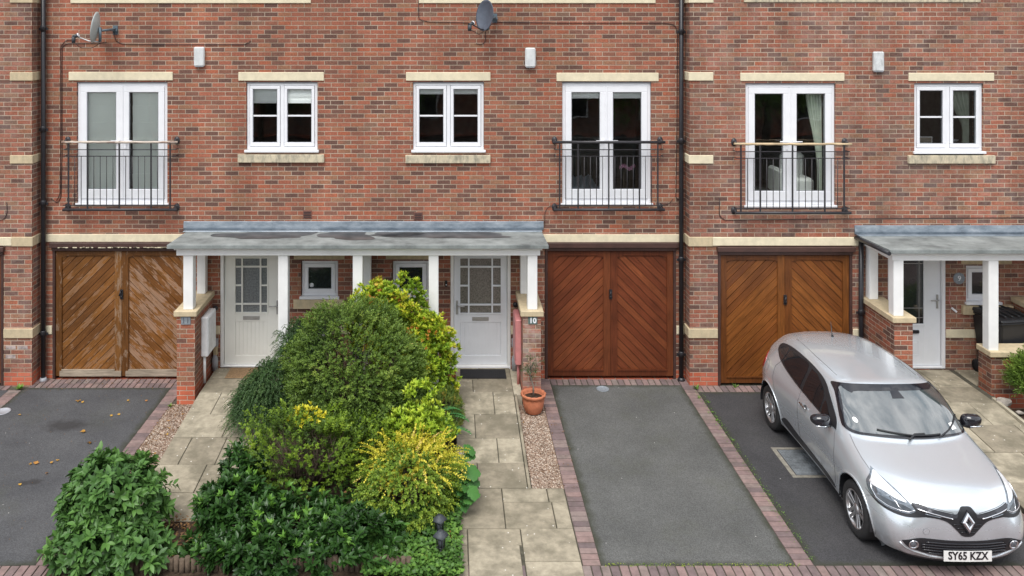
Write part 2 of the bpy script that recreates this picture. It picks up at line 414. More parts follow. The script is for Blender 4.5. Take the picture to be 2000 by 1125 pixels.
lk(tc.outputs['Generated'], mpn.inputs[0]); lk(mpn.outputs[0], nz.inputs['Vector']); lk(nz.outputs[0], cr.inputs[0])
lk(cr.outputs[0], ml.inputs[6]); lk(sky.outputs[0], mx.inputs[6]); lk(ml.outputs[2], mx.inputs[7])
lk(mx.outputs[2], bg.inputs[0]); lk(bg.outputs[0], wo.inputs[0])
sl = bpy.data.lights.new('sun', 'SUN'); sl.energy = 1.75; sl.angle = R(34); sl.color = (1, .97, .93)
so = bpy.data.objects.new('sun', sl); COL.objects.link(so)
so.rotation_euler = (R(90 - SUN_EL), 0, R(SUN_ROT - 180 + 0) * -1)
# ---------------------------------------------------------------- ground
def sheet(name, x0, x1, y0, y1, z, mat):
    o = MB().poly([(x0, y0, z), (x1, y0, z), (x1, y1, z), (x0, y1, z)]).build(name, mat)
    return tag(o, kind='structure')
sheet('ground', -150, 150, -150, 150, -.03, M['soil'])
sheet('road', -60, 60, -13.5, -7.3, -.012, M['asphalt_mid'])
sheet('asphalt_drive', 1.68, 3.84, -4.87, -.26, 0, M['asphalt_mid'])
sheet('asphalt_drive', -7.05, -4.63, -4.87, -.36, 0, M['asphalt_left'])
sheet('asphalt_drive', 4.05, 6.86, -4.87, -.52, 0, M['asphalt_dark'])
sheet('asphalt_drive', -10.5, -7.27, -4.87, -.45, 0, M['asphalt_left'])

def pavers(strips):
    """strips: (x0,x1,y0,y1, brick size x, brick size y); one beveled block per paver"""
    b = MB()
    for x0, x1, y0, y1, sx, sy in strips:
        nx = max(1, round((x1 - x0) / sx)); ny = max(1, round((y1 - y0) / sy))
        ax, ay = (x1 - x0) / nx, (y1 - y0) / ny
        for i in range(nx):
            for j in range(ny):
                dz = random.uniform(-.003, .003); g = .0065
                X0, X1, Y0, Y1 = x0 + i * ax + g, x0 + (i + 1) * ax - g, y0 + j * ay + g, y0 + (j + 1) * ay - g
                zt = .006 + dz; c = .004
                lo = [b.b.verts.new(p) for p in ((X0, Y0, -.02), (X1, Y0, -.02), (X1, Y1, -.02), (X0, Y1, -.02))]
                mi = [b.b.verts.new(p) for p in ((X0, Y0, zt - c), (X1, Y0, zt - c), (X1, Y1, zt - c), (X0, Y1, zt - c))]
                tp = [b.b.verts.new(p) for p in ((X0 + c, Y0 + c, zt), (X1 - c, Y0 + c, zt), (X1 - c, Y1 - c, zt), (X0 + c, Y1 - c, zt))]
                b.b.faces.new(tp)
                for A, B in ((lo, mi), (mi, tp)):
                    for k in range(4): b.b.faces.new((A[k], A[(k + 1) % 4], B[(k + 1) % 4], B[k]))
    return b
tag(pavers([(1.47, 1.68, -4.87, -.02, .21, .104), (3.84, 4.05, -4.87, -.02, .21, .104), (-4.63, -4.42, -4.87, -.02, .21, .104),
            (-7.27, -7.05, -4.87, -.45, .21, .104), (6.86, 7.05, -4.87, -.52, .21, .104),
            (1.68, 3.84, -.26, -.02, .104, .24), (-7.0, -4.63, -.36, -.02, .104, .17), (4.05, 6.86, -.52, -.28, .104, .24),
            (-10.5, -7.3, -.45, -.28, .104, .17),
            (-10.5, 10.5, -5.09, -4.87, .104, .22), (-10.5, 10.5, -5.31, -5.09, .104, .22)]).build('block_paving', M['paver']), kind='structure')
sheet('paving_joint_bed', -10.5, 10.5, -5.31, -.01, -.008, M['joint'])
tag(pavers([(-13, 14, -7.3, -5.31, .208, .104)]).build('block_paving', M['paver']), kind='structure')

def pz(y): return .19 if y > -1.0 else max(.015, .19 + (y + 1.0) * .072)
def pz9(y): return .28 if y > -1.5 else max(.012, .28 + (y + 1.5) * .088)
def slabs(rows, pz=pz):
    b = MB()
    for x0, x1, y0, y1 in rows:
        g = .006; c = .005
        X0, X1, Y0, Y1 = x0 + g, x1 - g, y0 + g, y1 - g
        dz = random.uniform(-.003, .003)
        lo = [b.b.verts.new((x, y, -.02)) for x, y in ((X0, Y0), (X1, Y0), (X1, Y1), (X0, Y1))]
        mi = [b.b.verts.new((x, y, pz(y) - c + dz)) for x, y in ((X0, Y0), (X1, Y0), (X1, Y1), (X0, Y1))]
        tp = [b.b.verts.new((x, y, pz(y) + dz)) for x, y in ((X0 + c, Y0 + c), (X1 - c, Y0 + c), (X1 - c, Y1 - c), (X0 + c, Y1 - c))]
        b.b.faces.new(tp)
        for A, B in ((lo, mi), (mi, tp)):
            for k in range(4): b.b.faces.new((A[k], A[(k + 1) % 4], B[(k + 1) % 4], B[k]))
    return b
rr = []
Ys = [-.02, -.47, -.93, -1.59, -2.22, -2.81, -3.36]
cuts = [[.45], [.36], [.67], [.36], [.66], [.36]]
for i in range(6):
    xs = [.08] + cuts[i] + [1.0]
    for a, b_ in zip(xs, xs[1:]): rr.append((a, b_, Ys[i + 1], Ys[i]))
rr += [(.08, .66, -4.21, -3.36), (.66, 1.24, -3.66, -3.36), (.66, 1.27, -4.21, -3.66), (1.24, 1.465, -3.66, -3.36), (1.27, 1.465, -4.21, -3.66),
       (.08, .2, -4.52, -4.21), (.2, .83, -4.52, -4.21), (.2, .8, -5.3, -4.52), (.08, .2, -5.3, -4.52), (.83, 1.465, -4.81, -4.21), (.83, 1.465, -5.3, -4.81)]
rr += [(1.0, 1.05, -3.36, -1.0)]
tag(slabs(rr).build('paved_path', M['slab']), kind='structure')
rl = []
Yl = [-.02, -.4, -.95, -1.6, -2.2, -2.85, -3.45, -4.1]
cl = [[-3.6, -3.1], [-3.3], [-3.62, -3.12], [-3.28], [-3.7, -3.2], [-3.3], [-3.65, -3.1]]
for i in range(7):
    xs = [-3.98] + cl[i] + [-2.78]
    for a, b_ in zip(xs, xs[1:]): rl.append((a, b_, Yl[i + 1], Yl[i]))
tag(slabs(rl).build('paved_path', M['slab']), kind='structure')
r9 = []
Y9 = [-.3, -.95, -1.5, -2.1, -2.75, -3.4, -4.05, -4.86]
c9 = [[7.75], [7.6], [7.85], [7.45, 8.15], [7.8], [7.5, 8.1], [7.8]]
for i in range(7):
    xs = [7.05] + c9[i] + [8.28]
    for a, b_ in zip(xs, xs[1:]): r9.append((a, b_, Y9[i + 1], Y9[i]))
tag(slabs(r9, pz9).build('paved_path', M['slab']), kind='structure')
b = MB()
for x0, x1 in ((.09, 1.0), (-3.97, -2.79), ):
    b.poly([(x0, -.02, .178), (x1, -.02, .178), (x1, -1.0, .178), (x0, -1.0, .178)])
    b.poly([(x0, -1.0, .178), (x1, -1.0, .178), (x1, -3.36, .006), (x0, -3.36, .006)])
    for x in (x0, x1): b.poly([(x, -.02, -.02), (x, -.02, .178), (x, -1.0, .178), (x, -3.36, .006), (x, -3.36, -.02)])
b.poly([(7.06, -.3, .268), (8.4, -.3, .268), (8.4, -1.5, .268), (7.06, -1.5, .268)]); b.poly([(7.06, -1.5, .268), (8.4, -1.5, .268), (8.4, -4.5, .004), (7.06, -4.5, .004)])
b.poly([(7.055, -.3, -.02), (7.055, -.3, .268), (7.055, -1.5, .268), (7.055, -4.5, .004)]); b.poly([(8.4, -.3, .268), (9.4, -.3, .268), (9.4, -1.2, .268), (8.4, -1.2, .268)])
tag(b.build('path_base', M['joint']), kind='structure')
tag(slabs([(8.36, 8.9, -.9, -.3), (8.9, 9.35, -.9, -.3)], pz9).build('paved_path', M['slab']), kind='structure')
tag(MB().box(8.28, 8.33, -4.86, -1.4, -.02, .13).poly([(8.28, -1.4, .135), (8.28, -1.4, .31), (8.28, -4.3, .135)], (.05, 0, 0)).build('kerb_edging', M['concrete']), kind='structure')
tag(MB().box(1.0, 1.13, -1.0, -.02, -.02, .17).build('path_edging', M['concrete']), kind='structure')
# beds
def lump(name, x0, x1, y0, y1, z, mat, amp=.03, n=40):
    b = MB(); vs = []
    for i in range(n + 1):
        for j in range(n + 1):
            x = x0 + (x1 - x0) * i / n; y = y0 + (y1 - y0) * j / n
            e = 0 if i in (0, n) or j in (0, n) else amp
            vs.append(b.b.verts.new((x, y, z + e * (math.sin(x * 9 + y * 4) * .4 + random.random() * .6))))
    for i in range(n):
        for j in range(n):
            a = i * (n + 1) + j; b.b.faces.new((vs[a], vs[a + n + 1], vs[a + n + 2], vs[a + 1])).smooth = True
    return tag(b.build(name, mat), kind='structure')
lump('planting_bed', -2.78, .08, -5.25, -.02, .03, M['soil'])
lump('planting_bed', -4.42, -2.78, -5.25, -4.1, .03, M['soil'])
lump('planting_bed', 8.33, 12.5, -4.9, -1.55, .20, M['soil'], .06)
def pebbles(name, x0, x1, y0, y1, n, smin, smax, z0, mat=M['gravel'], label=None):
    rs = np.random.RandomState(n); vs = []; fs = []
    base = np.array([(1, 0, 0), (-.5, .87, 0), (-.5, -.87, 0), (.1, .1, .7), (1.0, .75, .35), (-1.0, .1, .4)])
    F = [(0, 4, 3), (4, 1, 3), (1, 5, 3), (5, 2, 3), (2, 0, 3), (0, 1, 4), (1, 2, 5)]
    for i in range(n):
        s = rs.uniform(smin, smax); a = rs.uniform(0, 6.28); ca, sa = math.cos(a), math.sin(a)
        q = base * s * rs.uniform(.7, 1.3, 3); q = np.stack([q[:, 0] * ca - q[:, 1] * sa, q[:, 0] * sa + q[:, 1] * ca, q[:, 2]], 1)
        q += (rs.uniform(x0, x1), rs.uniform(y0, y1), z0 + rs.uniform(0, .008))
        k = len(vs); vs += q.tolist(); fs += [(a_ + k, b_ + k, c_ + k) for a_, b_, c_ in F]
    me = bpy.data.meshes.new(name); me.from_pydata(vs, [], fs)
    o = mesh_obj(name, me, mat); tag(o, kind='stuff')
    if label: tag(o, label, 'gravel')
    return o
sheet('gravel_bed', 1.06, 1.47, -3.36, -.95, .004, M['gravel'])
sheet('gravel_bed', -4.42, -3.99, -4.1, -.95, .004, M['gravel'])
pebbles('gravel', 1.06, 1.46, -3.35, -.98, 6500, .006, .012, .006, label='strip of pale pinkish gravel between the right path and the driveway edging')
pebbles('gravel', -4.41, -4.0, -4.08, -.98, 6500, .006, .012, .006, label='narrow strip of brown gravel beside the left driveway')

# ---------------------------------------------------------------- facades
def wall_panel(b, x0, x1, y, z0, z1, holes, depth=.30):
    """front wall at y with rectangular holes (x0,x1,z0,z1) and their reveals"""
    xs = sorted({x0, x1, *[h[0] for h in holes], *[h[1] for h in holes]})
    zs = sorted({z0, z1, *[h[2] for h in holes], *[h[3] for h in holes]})
    for i in range(len(xs) - 1):
        for j in range(len(zs) - 1):
            cx, cz = (xs[i] + xs[i + 1]) / 2, (zs[j] + zs[j + 1]) / 2
            if any(h[0] < cx < h[1] and h[2] < cz < h[3] for h in holes): continue
            b.poly([(xs[i], y, zs[j]), (xs[i + 1], y, zs[j]), (xs[i + 1], y, zs[j + 1]), (xs[i], y, zs[j + 1])])
    for a, c, d, e in holes:
        for P in (((a, d), (a, e)), ((c, e), (c, d)), ((a, e), (c, e)), ((c, d), (a, d))):
            (p, q), (r_, t_) = P
            b.poly([(p, y, q), (r_, y, t_), (r_, y + depth, t_), (p, y + depth, q)])
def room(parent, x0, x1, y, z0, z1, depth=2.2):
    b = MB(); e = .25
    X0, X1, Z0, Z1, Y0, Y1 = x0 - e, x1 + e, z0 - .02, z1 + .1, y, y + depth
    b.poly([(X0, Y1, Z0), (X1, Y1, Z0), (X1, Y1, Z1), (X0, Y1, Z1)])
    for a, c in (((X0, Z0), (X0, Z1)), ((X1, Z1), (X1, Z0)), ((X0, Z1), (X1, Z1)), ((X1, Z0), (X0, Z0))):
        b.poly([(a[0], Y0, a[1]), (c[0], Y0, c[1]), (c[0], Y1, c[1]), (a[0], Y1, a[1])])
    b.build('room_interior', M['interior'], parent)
def frame(b, x0, x1, z0, z1, w, y0, y1, wb=None, wt=None):
    wb = wb or w; wt = wt or w
    b.box(x0, x1, y0, y1, z0, z0 + wb).box(x0, x1, y0, y1, z1 - wt, z1)
    b.box(x0, x0 + w, y0, y1, z0 + wb, z1 - wt).box(x1 - w, x1, y0, y1, z0 + wb, z1 - wt)
def casement(house, x0, x1, z0, z1, Y, blind=None, curtain=False, bar=True, sill=True):
    """white two-light window with its cill, glazing bar, glass and blind"""
    y = Y + .035
    b = MB(); frame(b, x0, x1, z0 + .04, z1, .045, y, y + .07)
    xm = (x0 + x1) / 2
    b.box(xm - .03, xm + .03, y, y + .07, z0 + .085, z1 - .045)
    w = b.build('window', M['white'], house, .004)
    MB().box(x0 - .03, x1 + .03, Y - .045, y + .05, z0 - .005, z0 + .036).build('cill', M['white'], w, .005)
    for a, c in ((x0 + .05, xm - .035), (xm + .035, x1 - .05)):
        b = MB(); frame(b, a, c, z0 + .09, z1 - .05, .05, y - .014, y + .05, .065, .055)
        b.build('sash', M['white'], w, .006)
        ga, gc, g0, g1 = a + .05, c - .05, z0 + .155, z1 - .105
        b = MB(); frame(b, ga - .001, gc + .001, g0 - .001, g1 + .001, .007, y - .004, y + .02); b.build('gasket', M['gasket'], w)
        if bar: MB().box(ga, gc, y + .004, y + .024, (g0 + g1) / 2 - .013, (g0 + g1) / 2 + .013).build('glazing_bar', M['white'], w)
        MB().poly([(ga, y + .03, g0), (gc, y + .03, g0), (gc, y + .03, g1), (ga, y + .03, g1)]).build('glass', M['glass'], w)
        if blind:
            bb = MB(); n = 5; h = (g1 - g0) * blind
            for k in range(n): bb.box(ga - .02, gc + .02, y + .05 + .01 * (k % 2), y + .07 + .02 * (k % 2), g1 + .03 - (h + .03) * (k + 1) / n, g1 + .03 - (h + .03) * k / n)
            bb.build('blind', M['blind_white'], w)
    if curtain: drape(w, x1 - .11, x1 - .55, z0 + .15, z1 - .08, y + .16)
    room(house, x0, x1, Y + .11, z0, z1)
    MB().box(x0 - .012, x1 + .012, y - .02, y + .05, z1 + .0, z1 + .022).build('window_head', M['gasket'], w)
def drape(parent, xa, xb, z0, z1, y):
    b = MB(); n = 26; m = 14; g = []
    for j in range(m + 1):
        t_ = j / m; z = z1 + (z0 - z1) * t_; wd_ = 1 - .72 * math.sin(min(1, t_ / .8) * math.pi / 2) ** 1.6
        g.append([b.b.verts.new((xa + (xb - xa) * wd_ * i / n, y + .035 * math.sin(i * 1.35) * (1 - .3 * t_), z)) for i in range(n + 1)])
    for j in range(m):
        for i in range(n): b.b.faces.new((g[j][i], g[j][i + 1], g[j + 1][i + 1], g[j + 1][i])).smooth = True
    b.build('curtain', M['curtain'], parent)
def french(house, x0, x1, z0, z1, Y, fill=None, curtain=False, label=None):
    y = Y + .035
    b = MB(); frame(b, x0, x1, z0, z1, .05, y, y + .08, .06, .055)
    d = b.build('french_door', M['white'], house, .004, label)
    MB().box(x0 - .03, x1 + .03, Y - .03, y + .03, z0 - .035, z0 - .002).build('threshold', M['white'], d, .004)
    xm = (x0 + x1) / 2
    for a, c, hs in ((x0 + .052, xm - .005, 1), (xm + .005, x1 - .052, -1)):
        b = MB(); frame(b, a, c, z0 + .065, z1 - .058, .105, y - .014, y + .055, .16, .10)
        if hs > 0: b.box(c - .012, c + .02, y - .024, y + .0, z0 + .07, z1 - .06)
        b.build('door_leaf', M['white'], d, .006)
        ga, gc, g0, g1 = a + .105, c - .105, z0 + .225, z1 - .158
        b = MB(); frame(b, ga - .001, gc + .001, g0 - .001, g1 + .001, .008, y - .002, y + .02); b.build('gasket', M['gasket'], d)
        MB().poly([(ga, y + .03, g0), (gc, y + .03, g0), (gc, y + .03, g1), (ga, y + .03, g1)]).build('glass', M['glass'], d)
        hx = c - .05 if hs > 0 else a + .05
        hz = z0 + 1.02
        bb = MB().box(hx - .014, hx + .014, y - .03, y - .012, hz - .10, hz + .06)
        bb.tube([(hx, y - .03, hz + .03), (hx, y - .06, hz + .03), (hx - hs * .13, y - .062, hz + .036)], .010)
        bb.build('door_handle', M['white'], d)
        if fill == 'blind':
            bb = MB()
            n = 6
            for k in range(n):
                za, zb = g0 - .04 + (g1 - g0 + .1) * k / n, g0 - .04 + (g1 - g0 + .1) * (k + 1) / n
                xs = .035 if hs < 0 else -.02
                bb.poly([(ga + xs, y + .068, za), (gc + .03, y + .068, za), (gc + .03, y + .052, zb), (ga + xs, y + .052, zb)])
                bb.poly([(ga + xs, y + .052, za + .0), (gc + .03, y + .052, za), (gc + .03, y + .068, za), (ga + xs, y + .068, za)])
            bb.build('blind', M['blind'], d)
        elif fill == 'head':
            bb = MB()
            for k in range(4): bb.box(ga - .03, gc + .03, y + .05, y + .07 + .01 * (k % 2), g1 - .11 + .033 * k, g1 - .11 + .033 * (k + 1))
            bb.build('blind', M['blind_white'], d)
    if curtain: drape(d, x1 - .13, x1 - .42, z0 + .1, z1 - .1, y + .17)
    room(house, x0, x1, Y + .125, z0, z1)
    MB().box(x0 - .012, x1 + .012, y - .02, y + .05, z1 + .0, z1 + .022).build('door_head', M['gasket'], d)
def balcony(house, x0, x1, Y, railmat, label, zt=4.035, zb=2.90, worn=False):
    """iron guard across the french doors: round top and bottom rails on wall brackets, flat bars, bars"""
    y = Y - .14
    b = MB()
    for z in (zt - .125, zt - .235, zb + .075): b.box(x0 + .02, x1 - .02, y - .008, y + .008, z - .006, z + .006)
    for x in (x0 + .03, x1 - .03):
        for z in (zt - .125, zt - .235, zb + .075): b.box(x - .006, x + .006, y + .008, Y, z - .005, z + .005)
    g = b.build('balcony_guard', M['iron'], house, 0, label)
    n = 16; a, c = x0 + .105, x1 - .115
    for k in range(n + 1):
        x = a + (c - a) * k / n; thick = k in (0, 3, 8, 13, 16)
        bb = MB()
        if thick: bb.box(x - .011, x + .011, y - .011, y + .011, zb + .01, zt - .01)
        else: bb.tube([(x, y, zb + .075), (x, y, zt - .235)], .0062, 6)
        bb.build('baluster', M['iron'], g)
    pts = []; rs = random.Random(int(x0 * 100))
    m = 26 if worn else 2
    for k in range(m):
        pts.append((x0 - .01 + (x1 - x0 + .02) * k / (m - 1), y, zt + (rs.uniform(-.004, .004) if worn else 0)))
    rad = [(.021 + rs.uniform(-.003, .002)) if worn else .024 for _ in pts]
    MB().tube(pts, rad, 12).build('handrail', railmat, g)
    MB().tube([(x0 + .01, y, zb), (x1 - .0, y, zb)], .024, 12).build('lower_rail', M['iron'], g)
    for x in (x0 + .035, x1 - .045):
        for z in (zt, zb):
            bb = MB().lathe([(.058, 0), (.058, .012), (.03, .016), (.022, .03), (.022, .11), (0.0, .112)], (x, Y - .0, z + .012), 'y')
            bb.b.transform(Matrix.Translation((x, Y, z)) @ Matrix.Diagonal((.8, -1, 1.15, 1)) @ Matrix.Translation((-x, -Y, -z)))
            bb.build('rail_bracket', M['iron'], g)

def clip_half(poly, nx, nz, c, keep_le):
    out = []
    for i in range(len(poly)):
        p, q = poly[i], poly[(i + 1) % len(poly)]
        dp, dq = p[0] * nx + p[1] * nz - c, q[0] * nx + q[1] * nz - c
        if not keep_le: dp, dq = -dp, -dq
        if dp <= 0: out.append(p)
        if dp * dq < 0:
            t_ = dp / (dp - dq); out.append((p[0] + t_ * (q[0] - p[0]), p[1] + t_ * (q[1] - p[1])))
    return out
def garage(house, x0, x1, z1, Y, tone, framex=.045, worn=False, xl=None):
    """brown frame, head board and two framed leaves of diagonal boards"""
    b = MB()
    fx0, fx1 = x0 - framex, x1 + framex
    b.box(fx0, x0 - .004, Y - .01, Y + .12, -.02, z1 + .02).box(x1 + .004, fx1, Y - .01, Y + .12, -.02, z1 + .02)
    b.box(fx0 - .003, fx1 + .003, Y - .03, Y + .12, z1 + .02, z1 + .075)
    d = b.build('garage_door', M['brownframe'], house, .004)
    MB().box(fx0 - .03, fx1 + .03, Y - .07, Y + .05, z1 + .078, 2.322).build('head_board', M['brownframe'], d, .006)
    if worn:
        rs = random.Random(3); bb = MB()
        for k in range(40):
            x = rs.uniform(x0 + .05, x1 - .35); w_ = rs.uniform(.02, .10)
            bb.box(x, x + w_, Y - .0725, Y - .069, z1 + .08, z1 + .08 + rs.uniform(.008, .018))
        bb.build('bare_patches', M['stone'], d)
    xm = (x0 + x1) / 2; z0 = .04; y = Y + .03
    for a, c, sgn, mt in ((x0, xm - .002, 1, 'l'), (xm + .002, x1, -1, 'r')):
        st = .115; top = .085; bot = .10
        ia, ic, i0, i1 = a + st, c - st, z0 + bot, z1 - top
        if sgn > 0: ia = a + .10
        else: ic = c - .10
        b = MB(); w = .108 * math.sqrt(2)
        lo, hi = (i0 - ic, i1 - ia) if sgn > 0 else (i0 + ia, i1 + ic)
        k = lo + random.uniform(-.1, 0)
        while k < hi:
            poly = [(ia, i0), (ic, i0), (ic, i1), (ia, i1)]
            nx = -1 if sgn > 0 else 1
            poly = clip_half(poly, nx, 1, k + .006, False)
            if poly: poly = clip_half(poly, nx, 1, k + w - .006, True)
            if len(poly) > 2: b.poly([(p[0], y + .012, p[1]) for p in poly], (0, .02, 0))
            k += w
        leafb = b.build('door_leaf', M['wood_%s_%s' % (tone, mt)], d)
        bb = MB()
        bb.box(a, ia, y - .012, y + .035, z0, z1).box(ic, c, y - .012, y + .035, z0, z1)
        # head rail with a shallow arch below
        n = 14; pts = [(ic, y - .010, z1), (ia, y - .010, z1)]
        for q in range(n + 1):
            u = q / n; drop = .03 * (1 - min(1, min(u, 1 - u) / .12)) ** 1.5
            pts.append((ia + (ic - ia) * u, y - .010, z1 - top + .01 - drop))
        bb.poly(pts, (0, .04, 0))
        bb.box(ia, ic, y - .010, y + .035, z0, z0 + bot)
        bb.build('leaf_frame', M['wood_%s_v' % tone], d)
        MB().box(ia - .002, ic + .002, y - .024, y + .0, z0 + bot - .012, z0 + bot + .01).build('weather_bar', M['wood_grey'] if worn else M['wood_%s_v' % tone], d)
        MB().poly([(ia, y + .036, i0), (ic, y + .036, i0), (ic, y + .036, i1), (ia, y + .036, i1)]).build('backing_board', M['brownframe'], d)
        if worn: MB().box(a + .07, c - .0, y - .03, y - .013, z0 - .002, z0 + .085).build('kick_board', M['wood_grey'], d)
    hz = 1.45; bb = MB().box(xm - .022, xm + .028, y - .03, y - .0115, hz - .10, hz + .06)
    bb.tube([(xm + .0, y - .03, hz + .03), (xm + .0, y - .065, hz + .03), (xm - .02, y - .068, hz - .035)], .012)
    bb.lathe([(.022, 0), (.022, -.012), (0, -.013)], (xm + .003, y - .03, hz - .06), 'y', 12)
    bb.build('door_handle', M['black'], d, 0)
def stone_box(house, name, x0, x1, Y, z0, z1, mat='stone', out=.02, depth=.1):
    # long pieces are jointed
    n = 1
    b = MB()
    b.box(x0, x1, Y - out, Y + depth, z0, z1)
    return b.build(name, M[mat], house, .006)
def toilet_window(house, x0, x1, z0, z1, Y, sticker=False):
    y = Y + .04
    b = MB(); frame(b, x0, x1, z0 + .03, z1, .04, y, y + .07); w = b.build('window', M['white'], house, .004)
    b = MB(); frame(b, x0 + .043, x1 - .043, z0 + .073, z1 - .043, .065, y - .014, y + .05); b.build('sash', M['white'], w, .006)
    ga, gc, g0, g1 = x0 + .108, x1 - .108, z0 + .138, z1 - .108
    MB().poly([(ga, y + .03, g0), (gc, y + .03, g0), (gc, y + .03, g1), (ga, y + .03, g1)]).build('glass', M['darkglass'], w)
    b = MB(); frame(b, ga - .001, gc + .001, g0 - .001, g1 + .001, .008, y - .0, y + .02); b.build('gasket', M['gasket'], w)
    MB().box(x0 - .03, x1 + .03, Y - .05, y + .05, z0 - .015, z0 + .027).build('cill', M['white'], w, .004)
    if sticker:
        b = MB().lathe([(.038, 0), (.038, -.002), (0, -.0021)], (ga + .05, y + .029, g0 + .055), 'y', 20)
        st = b.build('sticker', M['white'], w)
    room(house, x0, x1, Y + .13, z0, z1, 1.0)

WALL_TOP = 8.3
def house_shell(name, label, x0, x1, Y, holes, matk='brick', sides=(False, False), roofc=(.09, .08, .08)):
    h = thing(name, label, 'house', ((x0 + x1) / 2, Y + .3, 0), 'brick terrace houses')
    b = MB(); wall_panel(b, x0, x1, Y, -.02, WALL_TOP, holes)
    if sides[0]: b.poly([(x0, Y, -.02), (x0, 8, -.02), (x0, 8, WALL_TOP), (x0, Y, WALL_TOP)])
    if sides[1]: b.poly([(x1, Y, -.02), (x1, 8, -.02), (x1, 8, WALL_TOP), (x1, Y, WALL_TOP)])
    b.poly([(x0, 8, -.02), (x1, 8, -.02), (x1, 8, WALL_TOP), (x0, 8, WALL_TOP)])
    b.build('wall', M[matk], h)
    b = MB()
    b.poly([(x0 + .002, Y - .35, WALL_TOP - .08), (x1 - .002, Y - .35, WALL_TOP - .08), (x1 - .002, 4, WALL_TOP + 2.8), (x0 + .002, 4, WALL_TOP + 2.8)], (0, 0, .12))
    b.poly([(x0 + .002, 8.35, WALL_TOP - .08), (x1 - .002, 8.35, WALL_TOP - .08), (x1 - .002, 4.01, WALL_TOP + 2.8), (x0 + .002, 4.01, WALL_TOP + 2.8)], (0, 0, .12))
    b.build('roof', M['rooftile'], h)
    return h
M['rooftile'] = plain('dark_roof_tile', (.07, .065, .07), .8, 0, .3, 5)
SY = -.28      # the plane of the two side units, a little in front of the middle pair
MIDX = -1.555
# --- number 11 (left half of the middle pair)
hA = house_shell('terrace_house', 'house with the peeling orange-brown garage door and pale blinds behind its balcony doors', -6.97, MIDX, 0,
    [(-6.35, -4.81, 2.95, 5.04), (-3.47, -2.26, 3.84, 5.04), (-6.76, -4.43, -.02, 2.32), (-3.91, -2.80, .17, 2.45), (-2.54, -1.91, 1.37, 2.0)], sides=(True, False))
french(hA, -6.345, -4.815, 2.985, 5.02, 0, 'blind')
casement(hA, -3.465, -2.265, 3.85, 5.02, 0, .27)
garage(hA, -6.713, -4.475, 2.157, 0, 'org', .045, True)
balcony(hA, -6.53, -4.60, 0, M['rail_worn'], 'black balcony guard with a worn peeling wooden handrail', worn=True)
# --- number 10
hB = house_shell('terrace_house', 'house numbered 10, with a dark red-brown garage door and a dark balcony handrail', MIDX, 3.98, 0,
    [(-.64, .57, 3.84, 5.04), (1.896, 3.41, 2.95, 5.04), (1.60, 3.83, -.02, 2.32), (0, 1.02, .17, 2.45), (-.99, -.36, 1.37, 2.0)], sides=(False, True))
casement(hB, -.635, .565, 3.85, 5.02, 0, .10)
french(hB, 1.90, 3.405, 2.985, 5.02, 0, 'head')
garage(hB, 1.652, 3.783, 2.157, 0, 'red')
balcony(hB, 1.73, 3.60, 0, M['iron'], 'black balcony guard with a dark round handrail')
# --- number 9 (right unit, stands forward)
hC = house_shell('terrace_house', 'projecting house numbered 9 on the right, behind the silver car', 3.98, 14.5, SY,
    [(4.91, 6.41, 2.98, 5.04), (7.72, 8.87, 3.84, 5.04), (4.45, 6.69, -.02, 2.33), (7.28, 8.24, .27, 2.45), (8.58, 9.14, 1.37, 2.0)], 'brick_side', (True, True))
french(hC, 4.915, 6.405, 3.01, 5.02, SY, None, True)
casement(hC, 7.725, 8.865, 3.87, 5.02, SY, None, True)
garage(hC, 4.50, 6.64, 2.165, SY, 'mid')
balcony(hC, 4.68, 6.60, SY, M['rail_bare'], 'black balcony guard with a bare pale timber handrail', 4.045, 2.91, True)
# --- left neighbour
hD = house_shell('terrace_house', 'projecting neighbour house cut off by the left edge of the photo', -14.5, -6.97, SY, [(-9.65, -7.44, -.02, 2.33)], 'brick_side', (True, True))
garage(hD, -9.6, -7.49, 2.165, SY, 'red')
# cream stone
for (x0, x1, z0, z1, k) in ((-6.48, -4.715, 5.065, 5.21, 'stone'), (-3.60, -2.15, 5.06, 5.205, 'stone'), (-6.45, -2.37, 6.375, 6.52, 'stone')):
    stone_box(hA, 'stone_lintel', x0, x1, 0, z0, z1, k)
for (x0, x1, z0, z1, k) in ((-.757, .678, 5.06, 5.205, 'stone'), (1.80, 3.53, 5.05, 5.195, 'stone'), (-.54, 3.48, 6.375, 6.52, 'stone')):
    stone_box(hB, 'stone_lintel', x0, x1, 0, z0, z1, k)
stone_box(hA, 'stone_sill', -3.605, -2.145, 0, 3.675, 3.81, 'stone_dirty', .05)
stone_box(hB, 'stone_sill', -.765, .675, 0, 3.665, 3.80, 'stone_dirty', .05)
stone_box(hC, 'stone_lintel', 4.82, 6.55, SY, 5.075, 5.21)
stone_box(hC, 'stone_lintel', 7.62, 9.04, SY, 5.075, 5.21)
stone_box(hC, 'stone_lintel', 4.88, 8.82, SY, 6.385, 6.53, 'stone_dirty')
stone_box(hC, 'stone_sill', 7.605, 9.045, SY, 3.705, 3.84, 'stone_dirty', .05)
stone_box(hC, 'stone_lintel', 9.55, 11.0, SY, 5.075, 5.21); stone_box(hC, 'stone_sill', 9.55, 11.0, SY, 3.70, 3.84, 'stone', .05)
stone_box(hA, 'stone_band', -6.97 + .09, -4.5, 0, 2.325, 2.455); stone_box(hB, 'stone_band', 1.52, 3.97, 0, 2.32, 2.452)
stone_box(hC, 'stone_band', 4.36, 6.80, SY, 2.335, 2.475)
stone_box(hA, 'stone_band', -6.88, -6.765, 0, .76, .90); stone_box(hB, 'stone_band', 3.835, 3.97, 0, .76, .90)
stone_box(hC, 'stone_band', 6.695, 6.79, SY, .80, .95)
